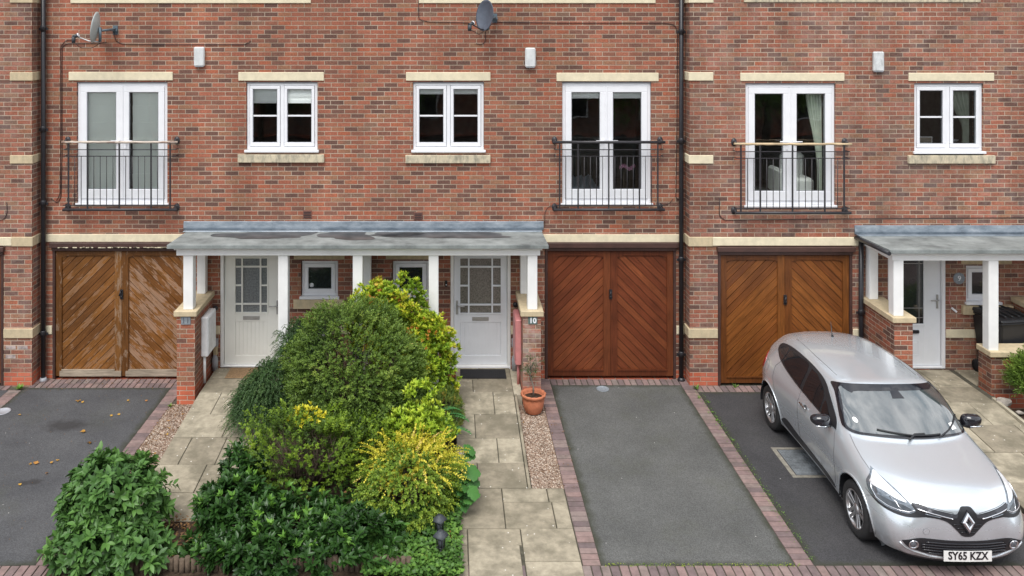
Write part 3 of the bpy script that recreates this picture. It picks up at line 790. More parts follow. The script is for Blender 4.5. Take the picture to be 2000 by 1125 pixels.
stone_box(hD, 'stone_band', -9.8, -7.3, SY, 2.335, 2.475)
for (x0, x1) in ((-4.03, -3.915), (-2.795, -1.56)): stone_box(hA, 'stone_band', x0, x1, 0, .76, .90, 'stone', .012)
for (x0, x1) in ((-1.55, -.005), (1.025, 1.19)): stone_box(hB, 'stone_band', x0, x1, 0, .76, .90, 'stone', .012)
stone_box(hC, 'stone_band', 8.245, 10.9, SY, .80, .94, 'stone', .012)
for h_, xa, xb in ((hA, -2.66, -1.8), (hB, -1.1, -.24)):
    stone_box(h_, 'stone_sill', xa, xb, 0, 1.20, 1.355, 'stone_cap', .06); stone_box(h_, 'stone_lintel', xa, xb, 0, 2.03, 2.2, 'stone_cap', .012)
stone_box(hC, 'stone_sill', 8.50, 9.34, SY, 1.20, 1.345, 'stone_cap', .06); stone_box(hC, 'stone_lintel', 8.5, 9.34, SY, 2.03, 2.2, 'stone_cap', .012)
# quoins wrap the corner: front piece reaches 20 mm out and the return covers the side
for z0, z1 in ((5.08, 5.22), (3.70, 3.84), (6.375, 6.5)):
    MB().box(3.96, 4.37, SY - .02, SY + .26, z0, z1).build('stone_quoin', M['stone'], hC, .006)
    MB().box(-7.33, -6.95, SY - .02, SY + .26, z0, z1).build('stone_quoin', M['stone_cap'], hD, .006)
MB().box(3.955, 4.358, SY - .025, SY + .26, 2.325, 2.48).build('stone_quoin', M['stone_cap'], hC, .006)
MB().box(3.955, 4.445, SY - .025, SY + .26, .80, .955).build('stone_quoin', M['stone_cap'], hC, .006)
MB().box(-7.298, -6.945, SY - .025, SY + .26, 2.325, 2.48).build('stone_quoin', M['stone_cap'], hD, .006)
MB().box(-7.435, -6.945, SY - .025, SY + .26, .80, .955).build('stone_quoin', M['stone_cap'], hD, .006)
# whitened bricks at the foot of the left corner
b = MB(); rs = random.Random(5)
for r_ in range(3, 9):
    for k in range(2):
        if rs.random() < .5: b.box(-7.42 + .2 * k + rs.uniform(0, .03), -7.24 + .2 * k, SY - .003, SY, r_ * .075 + .008, r_ * .075 + .067)
b.build('limescale_patch', plain('limescale', (.40, .33, .31), .9, 0, .45, 12), hD)

def front_door(house, x0, x1, z0, z1, Y, style, hinge):
    """panelled door in a white frame. style: 'nine' glazed grid or 'tall' leaded light"""
    y = Y + .05; pm = M['cream_door'] if style == 'cream' else M['door_white']
    b = MB(); frame(b, x0, x1, z0, z1, .055, y - .05, y + .05, .03); d = b.build('front_door', M['white_paint'] if style != 'tall' else M['white'], house, .005)
    a, c, e = x0 + .06, x1 - .06, z0 + .035
    w = c - a
    if style in ('cream', 'white'):
        gz0 = z0 + .92 if style == 'cream' else z0 + .905
        ga, gc = (a + .19, c - .23) if style == 'cream' else (a + .105, c - .105)
        if style == 'cream': ga, gc = a + .185, a + .725
        gz1 = z0 + 1.84
        b = MB()
        b.box(a, ga, y, y + .04, e, z1 - .06).box(gc, c, y, y + .04, e, z1 - .06).box(ga, gc, y, y + .04, gz1, z1 - .06)
        b.box(ga, gc, y, y + .04, gz0 - .16, gz0).box(ga, gc, y, y + .04, e, e + .15)
        n = 8 if style == 'cream' else 10
        for k in range(n):
            q0, q1 = ga + (gc - ga) * k / n, ga + (gc - ga) * (k + 1) / n
            b.box(q0 + .003, q1 - .003, y + .008, y + .03, e + .15, gz0 - .16)
        b.box(ga, gc, y + .014, y + .034, e + .15, gz0 - .16)
        b.build('door_leaf', pm, d, .003)
        b = MB(); fw = .026
        frame(b, ga - .02, gc + .02, gz0 - .02, gz1 + .02, .02, y - .012, y + .0)
        gw = gc - ga; gh = gz1 - gz0; sx = gw * .21; sz = gh * .155
        for x in (ga + sx, gc - sx): b.box(x - fw / 2, x + fw / 2, y - .008, y + .02, gz0, gz1)
        for z in (gz0 + sz, gz1 - sz): b.box(ga, gc, y - .007, y + .019, z - fw / 2, z + fw / 2)
        zm = (gz0 + gz1) / 2
        for q0, q1 in ((ga, ga + sx - fw / 2), (gc - sx + fw / 2, gc)): b.box(q0, q1, y - .006, y + .018, zm - fw / 2, zm + fw / 2)
        b.build('glazing_bars', pm, d)
        MB().poly([(ga, y + .022, gz0), (gc, y + .022, gz0), (gc, y + .022, gz1), (ga, y + .022, gz1)]).build('glass', M['frosted'] if style == 'cream' else M['frosted_brown'], d)
        MB().box((ga + gc) / 2 - .14, (ga + gc) / 2 + .14, y - .014, y + .0, gz0 - .125, gz0 - .06).build('letterbox', M['grey_metal'], d, .004)
    else:
        ga, gc, gz0, gz1 = a + .12, a + .56, z0 + .73, z1 - .12
        b = MB(); b.box(a, ga, y, y + .04, e, z1 - .06).box(gc, c, y, y + .04, e, z1 - .06).box(ga, gc, y, y + .04, gz1, z1 - .06).box(ga, gc, y, y + .04, e, gz0)
        b.build('door_leaf', pm, d, .003)
        b = MB(); frame(b, ga - .03, gc + .03, gz0 - .03, gz1 + .03, .032, y - .014, y); frame(b, ga + .08, gc - .08, z0 + .2, z0 + .46, .012, y - .006, y)
        b.box(ga + .11, gc - .11, y - .008, y, z0 + .23, z0 + .43); b.build('moulding', pm, d, .004)
        MB().poly([(ga, y + .01, gz0), (gc, y + .01, gz0), (gc, y + .01, gz1), (ga, y + .01, gz1)]).build('glass', M['darkglass'], d)
        b = MB()
        for x in (ga + .07, gc - .07): b.box(x - .004, x + .004, y + .004, y + .009, gz0, gz1)
        for z in (gz0 + .10, gz0 + .26, gz1 - .1, gz1 - .28): b.box(ga, gc, y + .0045, y + .0085, z - .004, z + .004)
        b.build('lead_strips', M['grey_metal'], d)
        MB().box(ga + .02, ga + .36, y - .03, y, z0 + .575, z0 + .63).build('letterbox', M['black'], d, .008)
        MB().box(gc + .04, gc + .05, y - .003, y + .001, e, z1 - .06)
    hx = c - .055 if hinge == 'l' else a + .05
    if style == 'cream': hx = c - .09
    hz = z0 + 1.02 if style != 'tall' else z0 + 1.12
    s_ = -1 if hinge == 'l' else 1
    b = MB().box(hx - .016, hx + .016, y - .014, y, hz - .13, hz + .10)
    b.tube([(hx, y - .01, hz + .02), (hx, y - .055, hz + .02), (hx + s_ * .13, y - .058, hz + .015)], .010)
    b.build('door_handle', M['grey_metal'], d)
    return d
front_door(hA, -3.91, -2.80, .19, 2.42, 0, 'cream', 'l')
front_door(hB, 0.0, 1.02, .19, 2.42, 0, 'white', 'r')
front_door(hC, 7.28, 8.24, .285, 2.42, SY, 'tall', 'l')
MB().box(-.0, 1.02, -.012, .02, .165, .205).build('door_step', M['white'], hB, .003)
toilet_window(hA, -2.53, -1.92, 1.375, 1.99, 0, True)
toilet_window(hB, -.98, -.37, 1.375, 1.99, 0)
toilet_window(hC, 8.59, 9.13, 1.375, 1.99, SY)
for h_, x, z in ((hA, -2.43, 2.79), (hB, -.55, 2.76)):
    b = MB().box(x - .075, x + .075, -.012, .03, z - .07, z + .07)
    v = b.build('air_brick', M['airbrick'], h_, .003)
    b = MB()
    for k in range(4): b.box(x - .06, x + .06, -.016, -.012, z - .05 + .028 * k, z - .038 + .028 * k)
    b.build('vent_slots', M['black'], v)
# --- rainwater pipes
def downpipe(label, x, y, z0, z1, joints, shoe=True, top=None):
    t_ = thing('rainwater_downpipe', label, 'drainpipe', (x, y, z0), 'black rainwater pipes')
    b = MB().tube([(x, y, z0 + .02), (x, y, z1)], .038, 12)
    if top: b.tube(top, .036, 12)
    b.build('pipe', M['black'], t_)
    for z in joints:
        MB().lathe([(.047, 0), (.047, .09), (.040, .10)], (x, y, z), 'z', 16).build('socket', M['black'], t_)
        MB().box(x - .075, x + .075, y + .0, y + .02, z + .02, z + .06).box(x - .015, x + .015, y, y + .1, z + .02, z + .06).build('pipe_clip', M['black'], t_)
    if shoe: MB().lathe([(.062, 0), (.062, .02), (.045, .06)], (x, y, z0), 'z', 16).build('pipe_foot', M['conduit'] if x < 0 else M['black'], t_)
downpipe('black rainwater downpipe in the corner at the left edge of the orange garage door', -6.875, -.085, 0, 8.2, (2.95, 5.9, .75, 4.2))
downpipe('black rainwater downpipe in the corner at the right of the red-brown garage door', 3.895, -.085, 0, 8.2, (2.0, 5.85, 4.0, .4))
# ---------------------------------------------------------------- porches
def noisy_patch(cx, cy, rx, ry, z, seed, n=48):
    rs = random.Random(seed); ph = [rs.uniform(0, 6.28) for _ in range(5)]; pts = []
    for k in range(n):
        a = 2 * math.pi * k / n; f = 1 + .18 * math.sin(2 * a + ph[0]) + .13 * math.sin(3 * a + ph[1]) + .08 * math.sin(5 * a + ph[2]) + .05 * math.sin(9 * a + ph[3])
        pts.append((cx + rx * f * math.cos(a), cy + ry * f * math.sin(a), z))
    return pts
def post(parent, x, y, z0, z1, w=.155):
    MB().box(x - w / 2, x + w / 2, y - w / 2, y + w / 2, z0, z1).build('post', M['white_paint'], parent, .006)
def low_wall(parent, x0, x1, y0, y1, ztop, matk='brick_pier', zb=-.02):
    w = MB().box(x0, x1, y0, y1, zb, ztop - .085).build('low_wall', M[matk], parent)
    MB().box(x0 - .04, x1 + .04, y0 - .04, y1, ztop - .085, ztop).build('coping', M['stone_cap'], w, .008)
def porch(name, label, x0, x1, Y, yf, posts, walls, beam, roofx, lead, puddles=(), zr=(2.55, 2.48)):
    p = thing(name, label, 'porch', ((x0 + x1) / 2, yf, 0), 'flat roofed porches')
    for w in walls: low_wall(p, *w)
    for q in posts: post(p, *q)
    bx0, bx1 = beam
    b = MB(); b.box(bx0, bx1, yf, yf + .09, 2.355, 2.445)
    b.box(bx0, bx0 + .09, yf + .09, Y - .002, 2.355, 2.445).box(bx1 - .09, bx1, yf + .09, Y - .002, 2.355, 2.445)
    b.build('beam', M['white_paint'], p, .004)
    b = MB(); b.box(bx0 - .03, bx1 + .03, yf - .03, Y - .004, 2.448, 2.478); b.box(bx0 - .065, bx1 + .065, yf - .065, Y - .006, 2.48, zr[1] + .012)
    b.build('cornice', M['white_paint'], p, .006)
    MB().box(bx0 + .1, bx1 - .1, yf + .1, Y - .01, 2.36, 2.38).build('porch_ceiling', M['white_paint'], p)
    rx0, rx1 = roofx; fy = yf - .11
    b = MB()
    b.poly([(rx0, fy, zr[0] - .06), (rx1, fy, zr[0] - .06), (rx1, fy, zr[0]), (rx0, fy, zr[0])], (0, .02, 0))
    b.poly([(rx0, fy + .0205, zr[0] - .05), (rx0, fy + .0205, zr[0]), (rx0, Y - .003, zr[1] + .035), (rx0, Y - .003, zr[1] - .01)], (rx1 - rx0, 0, 0))
    roof = b.build('porch_roof', M['roof'], p, .004)
    for (cx, cy, rx, ry, sd) in puddles:
        def zz(y): return zr[0] + (zr[1] + .035 - zr[0]) * (y - fy) / (Y - fy) + .004
        pts = [(x, min(y, Y - .03), zz(min(y, Y - .03))) for x, y, z in noisy_patch(cx, cy, rx, ry, 0, sd)]
        MB().poly(pts).build('damp_patch', M['puddle'], roof)
    # lead flashing dressed against the wall
    lx0, lx1 = lead
    x = lx0
    while x < lx1 - .02:
        x2 = min(lx1, x + 1.5)
        b = MB(); b.poly([(x, Y - .016, zr[1] + .05), (x, Y - .028, zr[1] + .09), (x, Y - .012, zr[1] + .19), (x, Y - .002, zr[1] + .195), (x, Y - .002, zr[1] + .04)], (x2 - x + .008, 0, 0))
        b.b.transform(Matrix.Translation((0, -.002 * (int(x * 10) % 2), 0)))
        b.build('lead_flashing', M['lead'], p, .002); x = x2
    b = MB(); b.box(lx0 + .02, lx1 - .02, Y - .12, Y - .02, zr[1] + .035, zr[1] + .052); b.build('roof_fillet', M['lead'], p, .006)
    return p
P1 = porch('porch', 'long white flat-roofed porch shared by the two middle front doors', -4.33, 1.43, 0, -.95,
    [(-4.165, -.85, 1.49, 2.356), (-4.19, -.085, 1.49, 2.356, .14), (-2.66, -.85, .0, 2.356), (-1.475, -.85, .0, 2.356), (-1.41, -.085, .15, 2.356, .14), (-.27, -.85, .0, 2.356),
     (1.30, -.85, 1.49, 2.356), (1.245, -.085, 1.49, 2.356, .14)],
    [(-4.33, -4.045, -.97, -.002, 1.49), (1.145, 1.43, -.97, -.002, 1.49, 'brick_pale')],
    (-4.345, 1.42), (-4.46, 1.54), (-4.53, 1.57), [(-3.05, -.36, .72, .30, 1), (-1.72, -.38, .42, .34, 12), (-.05, -.36, .92, .28, 13), (-.85, -.30, .34, .22, 8)])
P2 = porch('porch', 'white flat-roofed porch cut off by the right edge of the photo', 6.87, 12.6, SY, -1.23,
    [(6.955, -1.14, 1.49, 2.356), (6.97, SY - .085, 1.49, 2.356, .14), (8.43, -1.14, .95, 2.356), (9.5, -.95, 1.49, 2.356, .15), (11.0, -1.14, .2, 2.356), (12.4, -1.14, .2, 2.356)],
    [(6.87, 7.155, -1.25, SY - .002, 1.49), (8.375, 9.9, -1.25, -.93, .96), (9.36, 9.62, -.925, SY - .002, 1.49)],
    (6.85, 12.6), (6.76, 12.7), (6.72, 12.7))
b = MB().tube([(6.735, -1.36, 2.50), (6.735, SY - .02, 2.475)], .032, 10)
b.build('gutter', M['black'], P2)
downpipe('thin black downpipe between the mid brown garage door and the number 9 porch', 6.80, SY - .07, 0, 2.42, (1.2,), True, [(6.80, SY - .07, 2.42), (6.77, SY - .12, 2.47)])
# a dark gutter end and flashing at both ends of the shared porch
for x in (-4.475, 1.555): MB().tube([(x, -.98, 2.50), (x, -.03, 2.44)], .014, 6).build('roof_edge_trim', M['black'], P1)

# --- number plates
def plaque(name, label, body, x, y, z, w, h, mat, tm, size, round_=False, bold=0.0):
    t_ = thing(name, label, 'house number', (x, y, z))
    if round_: pl = MB().lathe([(w / 2, 0), (w / 2, -.012), (w / 2 - .006, -.016), (0, -.0161)], (x, y, z), 'y', 28).build('plate', mat, t_)
    else: pl = MB().box(x - w / 2, x + w / 2, y - .014, y, z - h / 2, z + h / 2).build('plate', mat, t_, .003)
    text('number', body, size, tm, t_, (x, y - (.0175 if round_ else .0155), z), bold=bold)
M['faded'] = plain('faded_number', (.10, .11, .13), .7)
plaque('number_plaque', 'worn slate-grey plaque with a faded 11 on the pier beside the orange garage door', '11', -4.185, -.97, 1.335, .15, .125, M['greyplate'], M['faded'], .13)
plaque('number_plaque', 'dark green plaque reading 10 on the pier behind the terracotta pot', '10', 1.30, -.97, 1.335, .145, .11, M['greenplate'], M['white'], .115, bold=.004)
plaque('number_plaque', 'round grey plaque reading 9 on the brickwork right of the far right front door', '9', 8.46, SY, 1.79, .19, .19, M['greyplate'], M['white'], .12, True)

# --- alarm boxes
def alarm(label, x, z, Y, dirt):
    t_ = thing('alarm_box', label, 'alarm box', (x, Y, z - .17), 'alarm boxes on the facade')
    b = MB().box(x - .088, x + .088, Y - .075, Y - .004, z - .165, z + .165); b.build('cover', M['alarm_' + dirt], t_, .018)
    MB().box(x - .07, x + .07, Y - .07, Y - .01, z - .172, z - .166).build('sounder_grille', M['conduit'], t_)
def alarm_mat(n, d):
    M['alarm_' + n] = stone('alarm_' + n, (.66, .68, .68), d, (.30, .32, .33))
alarm_mat('a', .25); alarm_mat('b', .3); alarm_mat('c', .75)
alarm('off-white alarm box above the gap between the pale-blind balcony doors and the left casement window', -4.255, 5.47, 0, 'a')
alarm('off-white alarm box in the middle of the facade, right of the dark satellite dish', 1.35, 5.455, 0, 'b')
alarm('dirty grey streaked alarm box on the projecting right house', 7.10, 5.40, SY, 'c')

# --- dishes
def dish(label, x, z, az, mat, side):
    """offset dish: bowl on an arm, feed horn to the left, bracket on the wall"""
    t_ = thing('satellite_dish', label, 'satellite dish', (x, 0, z))
    y = -.34
    b = MB(); prof = []; n = 9; rad = .215
    for k in range(n + 1):
        r_ = rad * k / n; prof.append((max(r_, .0001), .055 * (r_ / rad) ** 2))
    for k in range(n, -1, -1):
        r_ = rad * k / n; prof.append((max(r_, .0001), .055 * (r_ / rad) ** 2 - .008))
    b.lathe(prof, (0, 0, 0), 'y', 36)
    b.b.transform(Matrix.Translation((x, y, z)) @ Matrix.Rotation(az, 4, 'Z') @ Matrix.Rotation(R(-8), 4, 'X') @ Matrix.Diagonal((.92, -1, 1.22, 1)))
    b.build('bowl', mat, t_)
    dr = Vector((-math.sin(az) * -1, -math.cos(az), 0)); dr = Vector((math.sin(az), -math.cos(az), 0))
    foot = Vector((x, y, z - .235)) + dr * .03
    horn = foot + dr * .33 + Vector((0, 0, .10))
    MB().tube([foot - dr * .06, foot + dr * .12 + Vector((0, 0, .015)), horn], .011, 8).build('arm', M['grey_metal'] if side else M['iron'], t_)
    u = (Vector((x, y, z + .02)) - horn).normalized()
    b = MB().tube([horn - u * .05, horn + u * .035], [.028, .03], 12)
    b.tube([horn - u * .04, horn - u * .04 + Vector((0, 0, -.10)) - dr * .0], [.034, .03], 8)
    lnb = b.build('receiver', M['darkslate'], t_)
    MB().tube([horn + u * .036, horn + u * .052], [.034, .034], 14).build('receiver_cap', M['white'], lnb)
    back = Vector((x, y, z - .05)) - dr * .03
    b = MB().box(x + .11, x + .19, -.012, 0, z - .12, z + .04)
    b.tube([(x + .15, -.01, z - .02), (x + .15, -.16, z - .03), back], .02, 8)
    b.tube([back + Vector((0, 0, .06)), foot - dr * .06], .026, 8)
    b.box(x + .10, x + .20, -.05, -.012, z - .06, z - .03)
    b.build('wall_bracket', M['bracket'], t_)
    return horn, foot
M['darkslate'] = plain('dark_slate_plastic', (.04, .047, .055), .55)
M['bracket'] = plain('galvanised_dark', (.13, .17, .20), .5, .5, .3, 12)
M['dish_pale'] = plain('pale_dish', (.42, .46, .45), .5, .1, .1, 6)
M['dish_dark'] = plain('dark_dish', (.085, .10, .13), .5, .1, .15, 10)
h1, f1 = dish('pale grey satellite dish seen almost edge-on at the upper left', -5.86 + .02, 5.96, R(-86), M['dish_pale'], True)
h2, f2 = dish('dark grey satellite dish facing left below the middle stone sill', .60, 6.16, R(-47), M['dish_dark'], False)
def cable(label, pts, r=.0055, name='wall_cable'):
    # light smoothing of the run
    P = [Vector(p) for p in pts]; out = [P[0]]
    for i in range(1, len(P) - 1):
        a, b_, c = P[i - 1], P[i], P[i + 1]; d1 = min(.04, (b_ - a).length / 2); d2 = min(.04, (c - b_).length / 2)
        out += [b_ + (a - b_).normalized() * d1, b_ * .5 + (b_ + (a - b_).normalized() * d1) * .25 + (b_ + (c - b_).normalized() * d2) * .25, b_ + (c - b_).normalized() * d2]
    out.append(P[-1])
    o = MB().tube(out, r, 6).build(name, M['cable']); return tag(o, label, 'cable', 'cables clipped to the brickwork')
def W(px, py, Y=0): s_ = 1625 / (14.13 + Y); return ((px - 880) / s_, Y, 6.04 - (py - 45) / s_)
def WL(pts, Y=-.01): return [W(a, b_, Y) for a, b_ in pts]
cable('cable looping under the pale satellite dish, then down the wall beside the left downpipe', [tuple(h1 + Vector((-.0, 0, -.13)))] + [tuple(h1 + Vector((.05, .05, -.20))), tuple(f1 + Vector((-.08, .05, -.10))), tuple(f1 + Vector((.02, .1, -.02)))] + WL([(210, 82), (190, 84.5), (130, 85), (121, 92), (121, 300), (119, 385), (112, 397), (100, 388)]))
cable('thin cable running level from the pale dish receiver, then down beside its twin', [tuple(h1 + Vector((-.04, 0, -.06)))] + WL([(150, 77), (128, 79), (118, 92), (118.5, 250), (117, 380), (110, 392)]), .005)
cable('long straight cable running right from the pale dish to above the left alarm box', [tuple(W(222, 62, -.03))] + WL([(226, 80), (238, 86), (330, 87), (478, 87), (490, 80)]))
cable('cable running left from the dark dish and up past the middle stone sill', WL([(916, 45), (900, 44), (838, 43), (818, 38), (817, 0)]))
cable('long cable running right from the dark dish and down beside the right downpipe', [tuple(h2 + Vector((0, 0, -.1))), tuple(f2 + Vector((-.1, .05, -.08))), tuple(f2 + Vector((.0, .1, 0)))] + WL([(966, 43), (1100, 45), (1300, 45), (1318, 49), (1323, 60), (1322, 250), (1320, 388), (1327, 390)]))
cable('short hooked cable hanging under the dark satellite dish', [tuple(f2 + Vector((.05, .15, .02)))] + WL([(948, 62), (948, 82), (940, 88), (930, 85)]))
cable('cable curving over the brickwork under the left end of the plain dark balcony guard', WL([(1064, 440), (1064, 415), (1070, 404), (1085, 401), (1150, 402)]), .004)
cable('black cable under the balcony with the bare timber rail, running right above the lead flashing', WL([(1845 - 440, 386), (1405, 422), (1415, 430), (1700, 427), (2040, 425)], SY - .01), .006)
cable('short curved cable at the far left edge of the photo', WL([(13, 395), (14, 415), (9, 428), (-5, 431)], SY - .01))
cable('short cable on the bricks near the right end of the plain dark balcony guard', WL([(1296, 401), (1308, 397), (1315, 388)]), .004)

# --- meter boxes, pipes and small fittings
t_ = thing('meter_box', 'white meter box with a pipe below, on the inner side of the pier numbered 11', 'meter box', (-4.045, -.5, .3), 'meter boxes inside the porch')
MB().box(-4.043, -3.93, -.66, -.20, .63, 1.27).build('cabinet', M['meter_white'], t_, .012)
MB().box(-3.929, -3.922, -.64, -.22, .65, 1.25).build('door_panel', M['meter_white'], t_, .004)
MB().tube([(-4.0, -.60, .632), (-4.0, -.60, .19)], .022, 10).build('service_pipe', M['meter_white'], t_)
t_ = thing('meter_box', 'faded pink meter box on the inner side of the pier numbered 10', 'meter box', (1.14, -.5, .3), 'meter boxes inside the porch')
MB().box(1.05, 1.143, -.72, -.20, .52, 1.25).build('cabinet', M['meter_pink'], t_, .012)
MB().box(1.042, 1.049, -.70, -.22, .54, 1.23).build('door_panel', M['meter_pink'], t_, .004)
MB().tube([(1.10, -.60, .522), (1.10, -.60, .17)], .022, 10).build('service_pipe', M['meter_pink'], t_)
def conduit(label, x):
    t_ = thing('service_conduit', label, 'conduit', (x, -.06, .18), 'grey service conduits')
    MB().box(x - .05, x + .045, -.09, -.001, .57, .69).build('junction_box', M['conduit'], t_, .008)
    MB().box(x - .03, x + .035, -.07, -.001, .42, .568).build('duct', M['stone_cap'], t_, .006)
    MB().lathe([(.052, 0), (.052, .19), (.035, .23), (.03, .26)], (x, -.06, .17), 'z', 14).build('duct_foot', M['conduit'], t_)
conduit('grey service conduit left of the cream front door', -3.985)
conduit('grey service conduit between the white front door and the pier numbered 10', 1.085)
def knob(name, label, cat, x, z, r, Y=0):
    o = MB().lathe([(r, 0), (r, -.03), (r * .8, -.045), (0, -.046)], (x, Y, z), 'y', 18).build(name, M['black']); tag(o, label, cat, 'round black wall vents')
knob('wall_vent', 'round black vent outlet on the bricks left of the cream front door', 'vent', -3.99, 1.20, .042)
knob('wall_vent', 'round black vent outlet on the bricks right of the white front door', 'vent', 1.10, 1.26, .042)
def bell(label, x, z, Y=0):
    t_ = thing('doorbell', label, 'doorbell', (x, Y, z))
    MB().box(x - .022, x + .022, Y - .03, Y, z - .05, z + .05).build('casing', M['black'], t_, .006)
    MB().lathe([(.012, 0), (.012, -.004), (0, -.005)], (x, Y - .03, z - .02), 'y', 14).build('button', M['chrome'], t_)
bell('black doorbell on the frame right of the cream front door', -2.815, 1.32, -.0)
bell('black doorbell on the bricks left of the white front door', -.075, 1.62)
o = MB().tube([(8.30, SY - .01, 1.62), (8.305, SY - .012, 1.50), (8.29, SY - .012, 1.42), (8.33, SY - .02, 1.30)], .004, 6).build('bell_wire', M['meter_pink'])
tag(o, 'thin pinkish wire hanging beside the door numbered 9', 'wire')
o = MB().box(-.055, .055, -.014, .014, -.016, .016).build('wire_tag', M['white'], None, .004); o.location = (8.37, SY - .02, 1.27); o.rotation_euler = (0, R(40), 0)
tag(o, 'small white plastic connector hanging on a wire beside the door numbered 9', 'connector')

# --- mats, bins
def mat_(label, x0, x1, y0, y1, z, m, kind):
    t_ = thing('doormat', label, 'doormat', ((x0 + x1) / 2, (y0 + y1) / 2, z), 'doormats')
    MB().box(x0, x1, y0, y1, z, z + .014).build('mat_border', m, t_, .004)
    b = MB(); n = 22
    for k in range(n):
        xx = x0 + .03 + (x1 - x0 - .06) * k / n; b.box(xx, xx + .018, y0 + .03, y1 - .03, z + .0141, z + .019)
    b.build('mat_pile', m, t_)
mat_('black rubber doormat in front of the white door', .16, .92, -.46, -.10, .192, M['rubber'], 0)
mat_('brown coir doormat in front of the cream door', -3.72, -3.05, -.44, -.04, .192, M['coir'], 0)
def bin_(label, x, y, z, rot):
    t_ = thing('wheelie_bin', label, 'wheelie bin', (x, y, z), 'black wheelie bins')
    Tm = Matrix.Translation((x, y, z)) @ Matrix.Rotation(rot, 4, 'Z')
    def add(b, nm, m, bev=0, par=t_):
        b.b.transform(Tm); return b.build(nm, m, par, bev)
    b = MB(); lo = [(-.20, -.24), (.20, -.24), (.20, .24), (-.20, .24)]; hi = [(-.265, -.32), (.265, -.32), (.265, .32), (-.265, .32)]
    A = [b.b.verts.new((p[0], p[1], .08)) for p in lo]; B = [b.b.verts.new((p[0], p[1], .97)) for p in hi]
    b.b.faces.new(A[::-1]); b.b.faces.new(B)
    for k in range(4): b.b.faces.new((A[k], A[(k + 1) % 4], B[(k + 1) % 4], B[k]))
    add(b, 'bin_body', M['binblack'], .02)
    add(MB().box(-.29, .29, -.345, .33, .955, .985), 'bin_rim', M['binblack'], .01)
    b = MB(); b.poly([(-.30, -.36, .99), (-.30, -.35, 1.03), (-.30, 0, 1.075), (-.30, .30, 1.05), (-.30, .36, .99)], (.60, 0, 0))
    lid = add(b, 'bin_lid', M['binblack'], .015)
    b = MB()
    for xx in (-.18, -.06, .06, .18): b.box(xx - .015, xx + .015, -.30, .26, 1.06, 1.085)
    add(b, 'lid_rib', M['binblack'], .008, lid)
    add(MB().tube([(-.26, .37, .98), (.26, .37, .98)], .016, 8), 'bin_handle', M['binblack'])
    for s_ in (-1, 1): add(MB().lathe([(.03, -.025), (.10, -.025), (.10, .025), (.03, .025)], (s_ * .24, .22, .10), 'x', 20), 'wheel', M['rubber'])
bin_('black wheelie bin under the porch window with the round sticker, behind the bushes', -2.28, -.50, .03, R(0))
bin_('black wheelie bin behind the yellow-green shrub, left of the white front door', -.52, -.50, .03, R(0))
bin_('black wheelie bin behind the low porch wall of the house numbered 9', 8.98, -.56, .28, R(8))

# --- terracotta pot and its little tree
t_ = thing('plant_pot', 'scalloped terracotta pot with a spindly young tree, below the plaque numbered 10', 'plant pot', (1.30, -1.28, .03))
PX, PY = 1.28, -1.26
prof = [(.105, 0), (.125, .02), (.155, .10), (.17, .20), (.165, .24), (.17, .245), (.185, .25), (.192, .28), (.19, .30), (.17, .30), (.155, .26), (.15, .22), (0.001, .22)]
b = MB(); n = 48; rings = []
for i, (r_, h) in enumerate(prof):
    ring = []
    for k in range(n):
        a = 2 * math.pi * k / n; sc = math.cos(a * 14) * (.008 if 5 <= i <= 9 else 0)
        ring.append(b.b.verts.new((PX + (r_ + sc) * math.cos(a), PY + (r_ + sc) * math.sin(a), .02 + h + (sc * .6 if i in (7, 5, 6) else 0))))
    rings.append(ring)
for A, B in zip(rings, rings[1:]):
    for k in range(n): b.b.faces.new((A[k], A[(k + 1) % n], B[(k + 1) % n], B[k])).smooth = True
b.b.faces.new(rings[0][::-1])
b.build('pot', M['terracotta'], t_)
MB().lathe([(.15, 0), (.15, .012), (0, .02)], (PX, PY, .24), 'z', 20).build('potting_soil', M['soil'], t_)

# --- garden lights
def lantern(label, x, y, h, tilt=0):
    t_ = thing('garden_light', label, 'garden light', (x, y, .03), 'black solar stake lights in the bed')
    T2 = Matrix.Translation((x, y, .03)) @ Matrix.Rotation(tilt, 4, 'X') @ Matrix.Rotation(R(12), 4, 'Z')
    def add(b, nm, m, bev=0): b.b.transform(T2); return b.build(nm, m, t_, bev)
    add(MB().tube([(0, 0, -.02), (0, 0, h)], .012, 8), 'stake', M['black'])
    b = MB().lathe([(.03, h), (.05, h + .02), (.05, h + .03)], (0, 0, 0), 'z', 4); add(b, 'light_base', M['black'])
    b = MB()
    for k in range(8):
        a = 2 * math.pi * k / 8; b.tube([(.045 * math.cos(a), .045 * math.sin(a), h + .03), (.052 * math.cos(a), .052 * math.sin(a), h + .14)], .004, 5)
    add(b, 'lantern_cage', M['black'])
    add(MB().lathe([(.03, h + .03), (.036, h + .14)], (0, 0, 0), 'z', 12), 'light_diffuser', M['faded'])
    b = MB().lathe([(.092, h + .14), (.092, h + .15), (.06, h + .185), (.045, h + .19), (.045, h + .20), (0.001, h + .2)], (0, 0, 0), 'z', 4); add(b, 'light_roof', M['darkslate'])
lantern('black solar stake light at the bottom of the bed, nearest the camera', -.11, -4.86, .15)
lantern('black solar stake light just behind the nearest one', -.13, -4.48, .10)
lantern('black solar stake light at the end of the low hedge, near the black doormat', -.02, -1.05, .16)

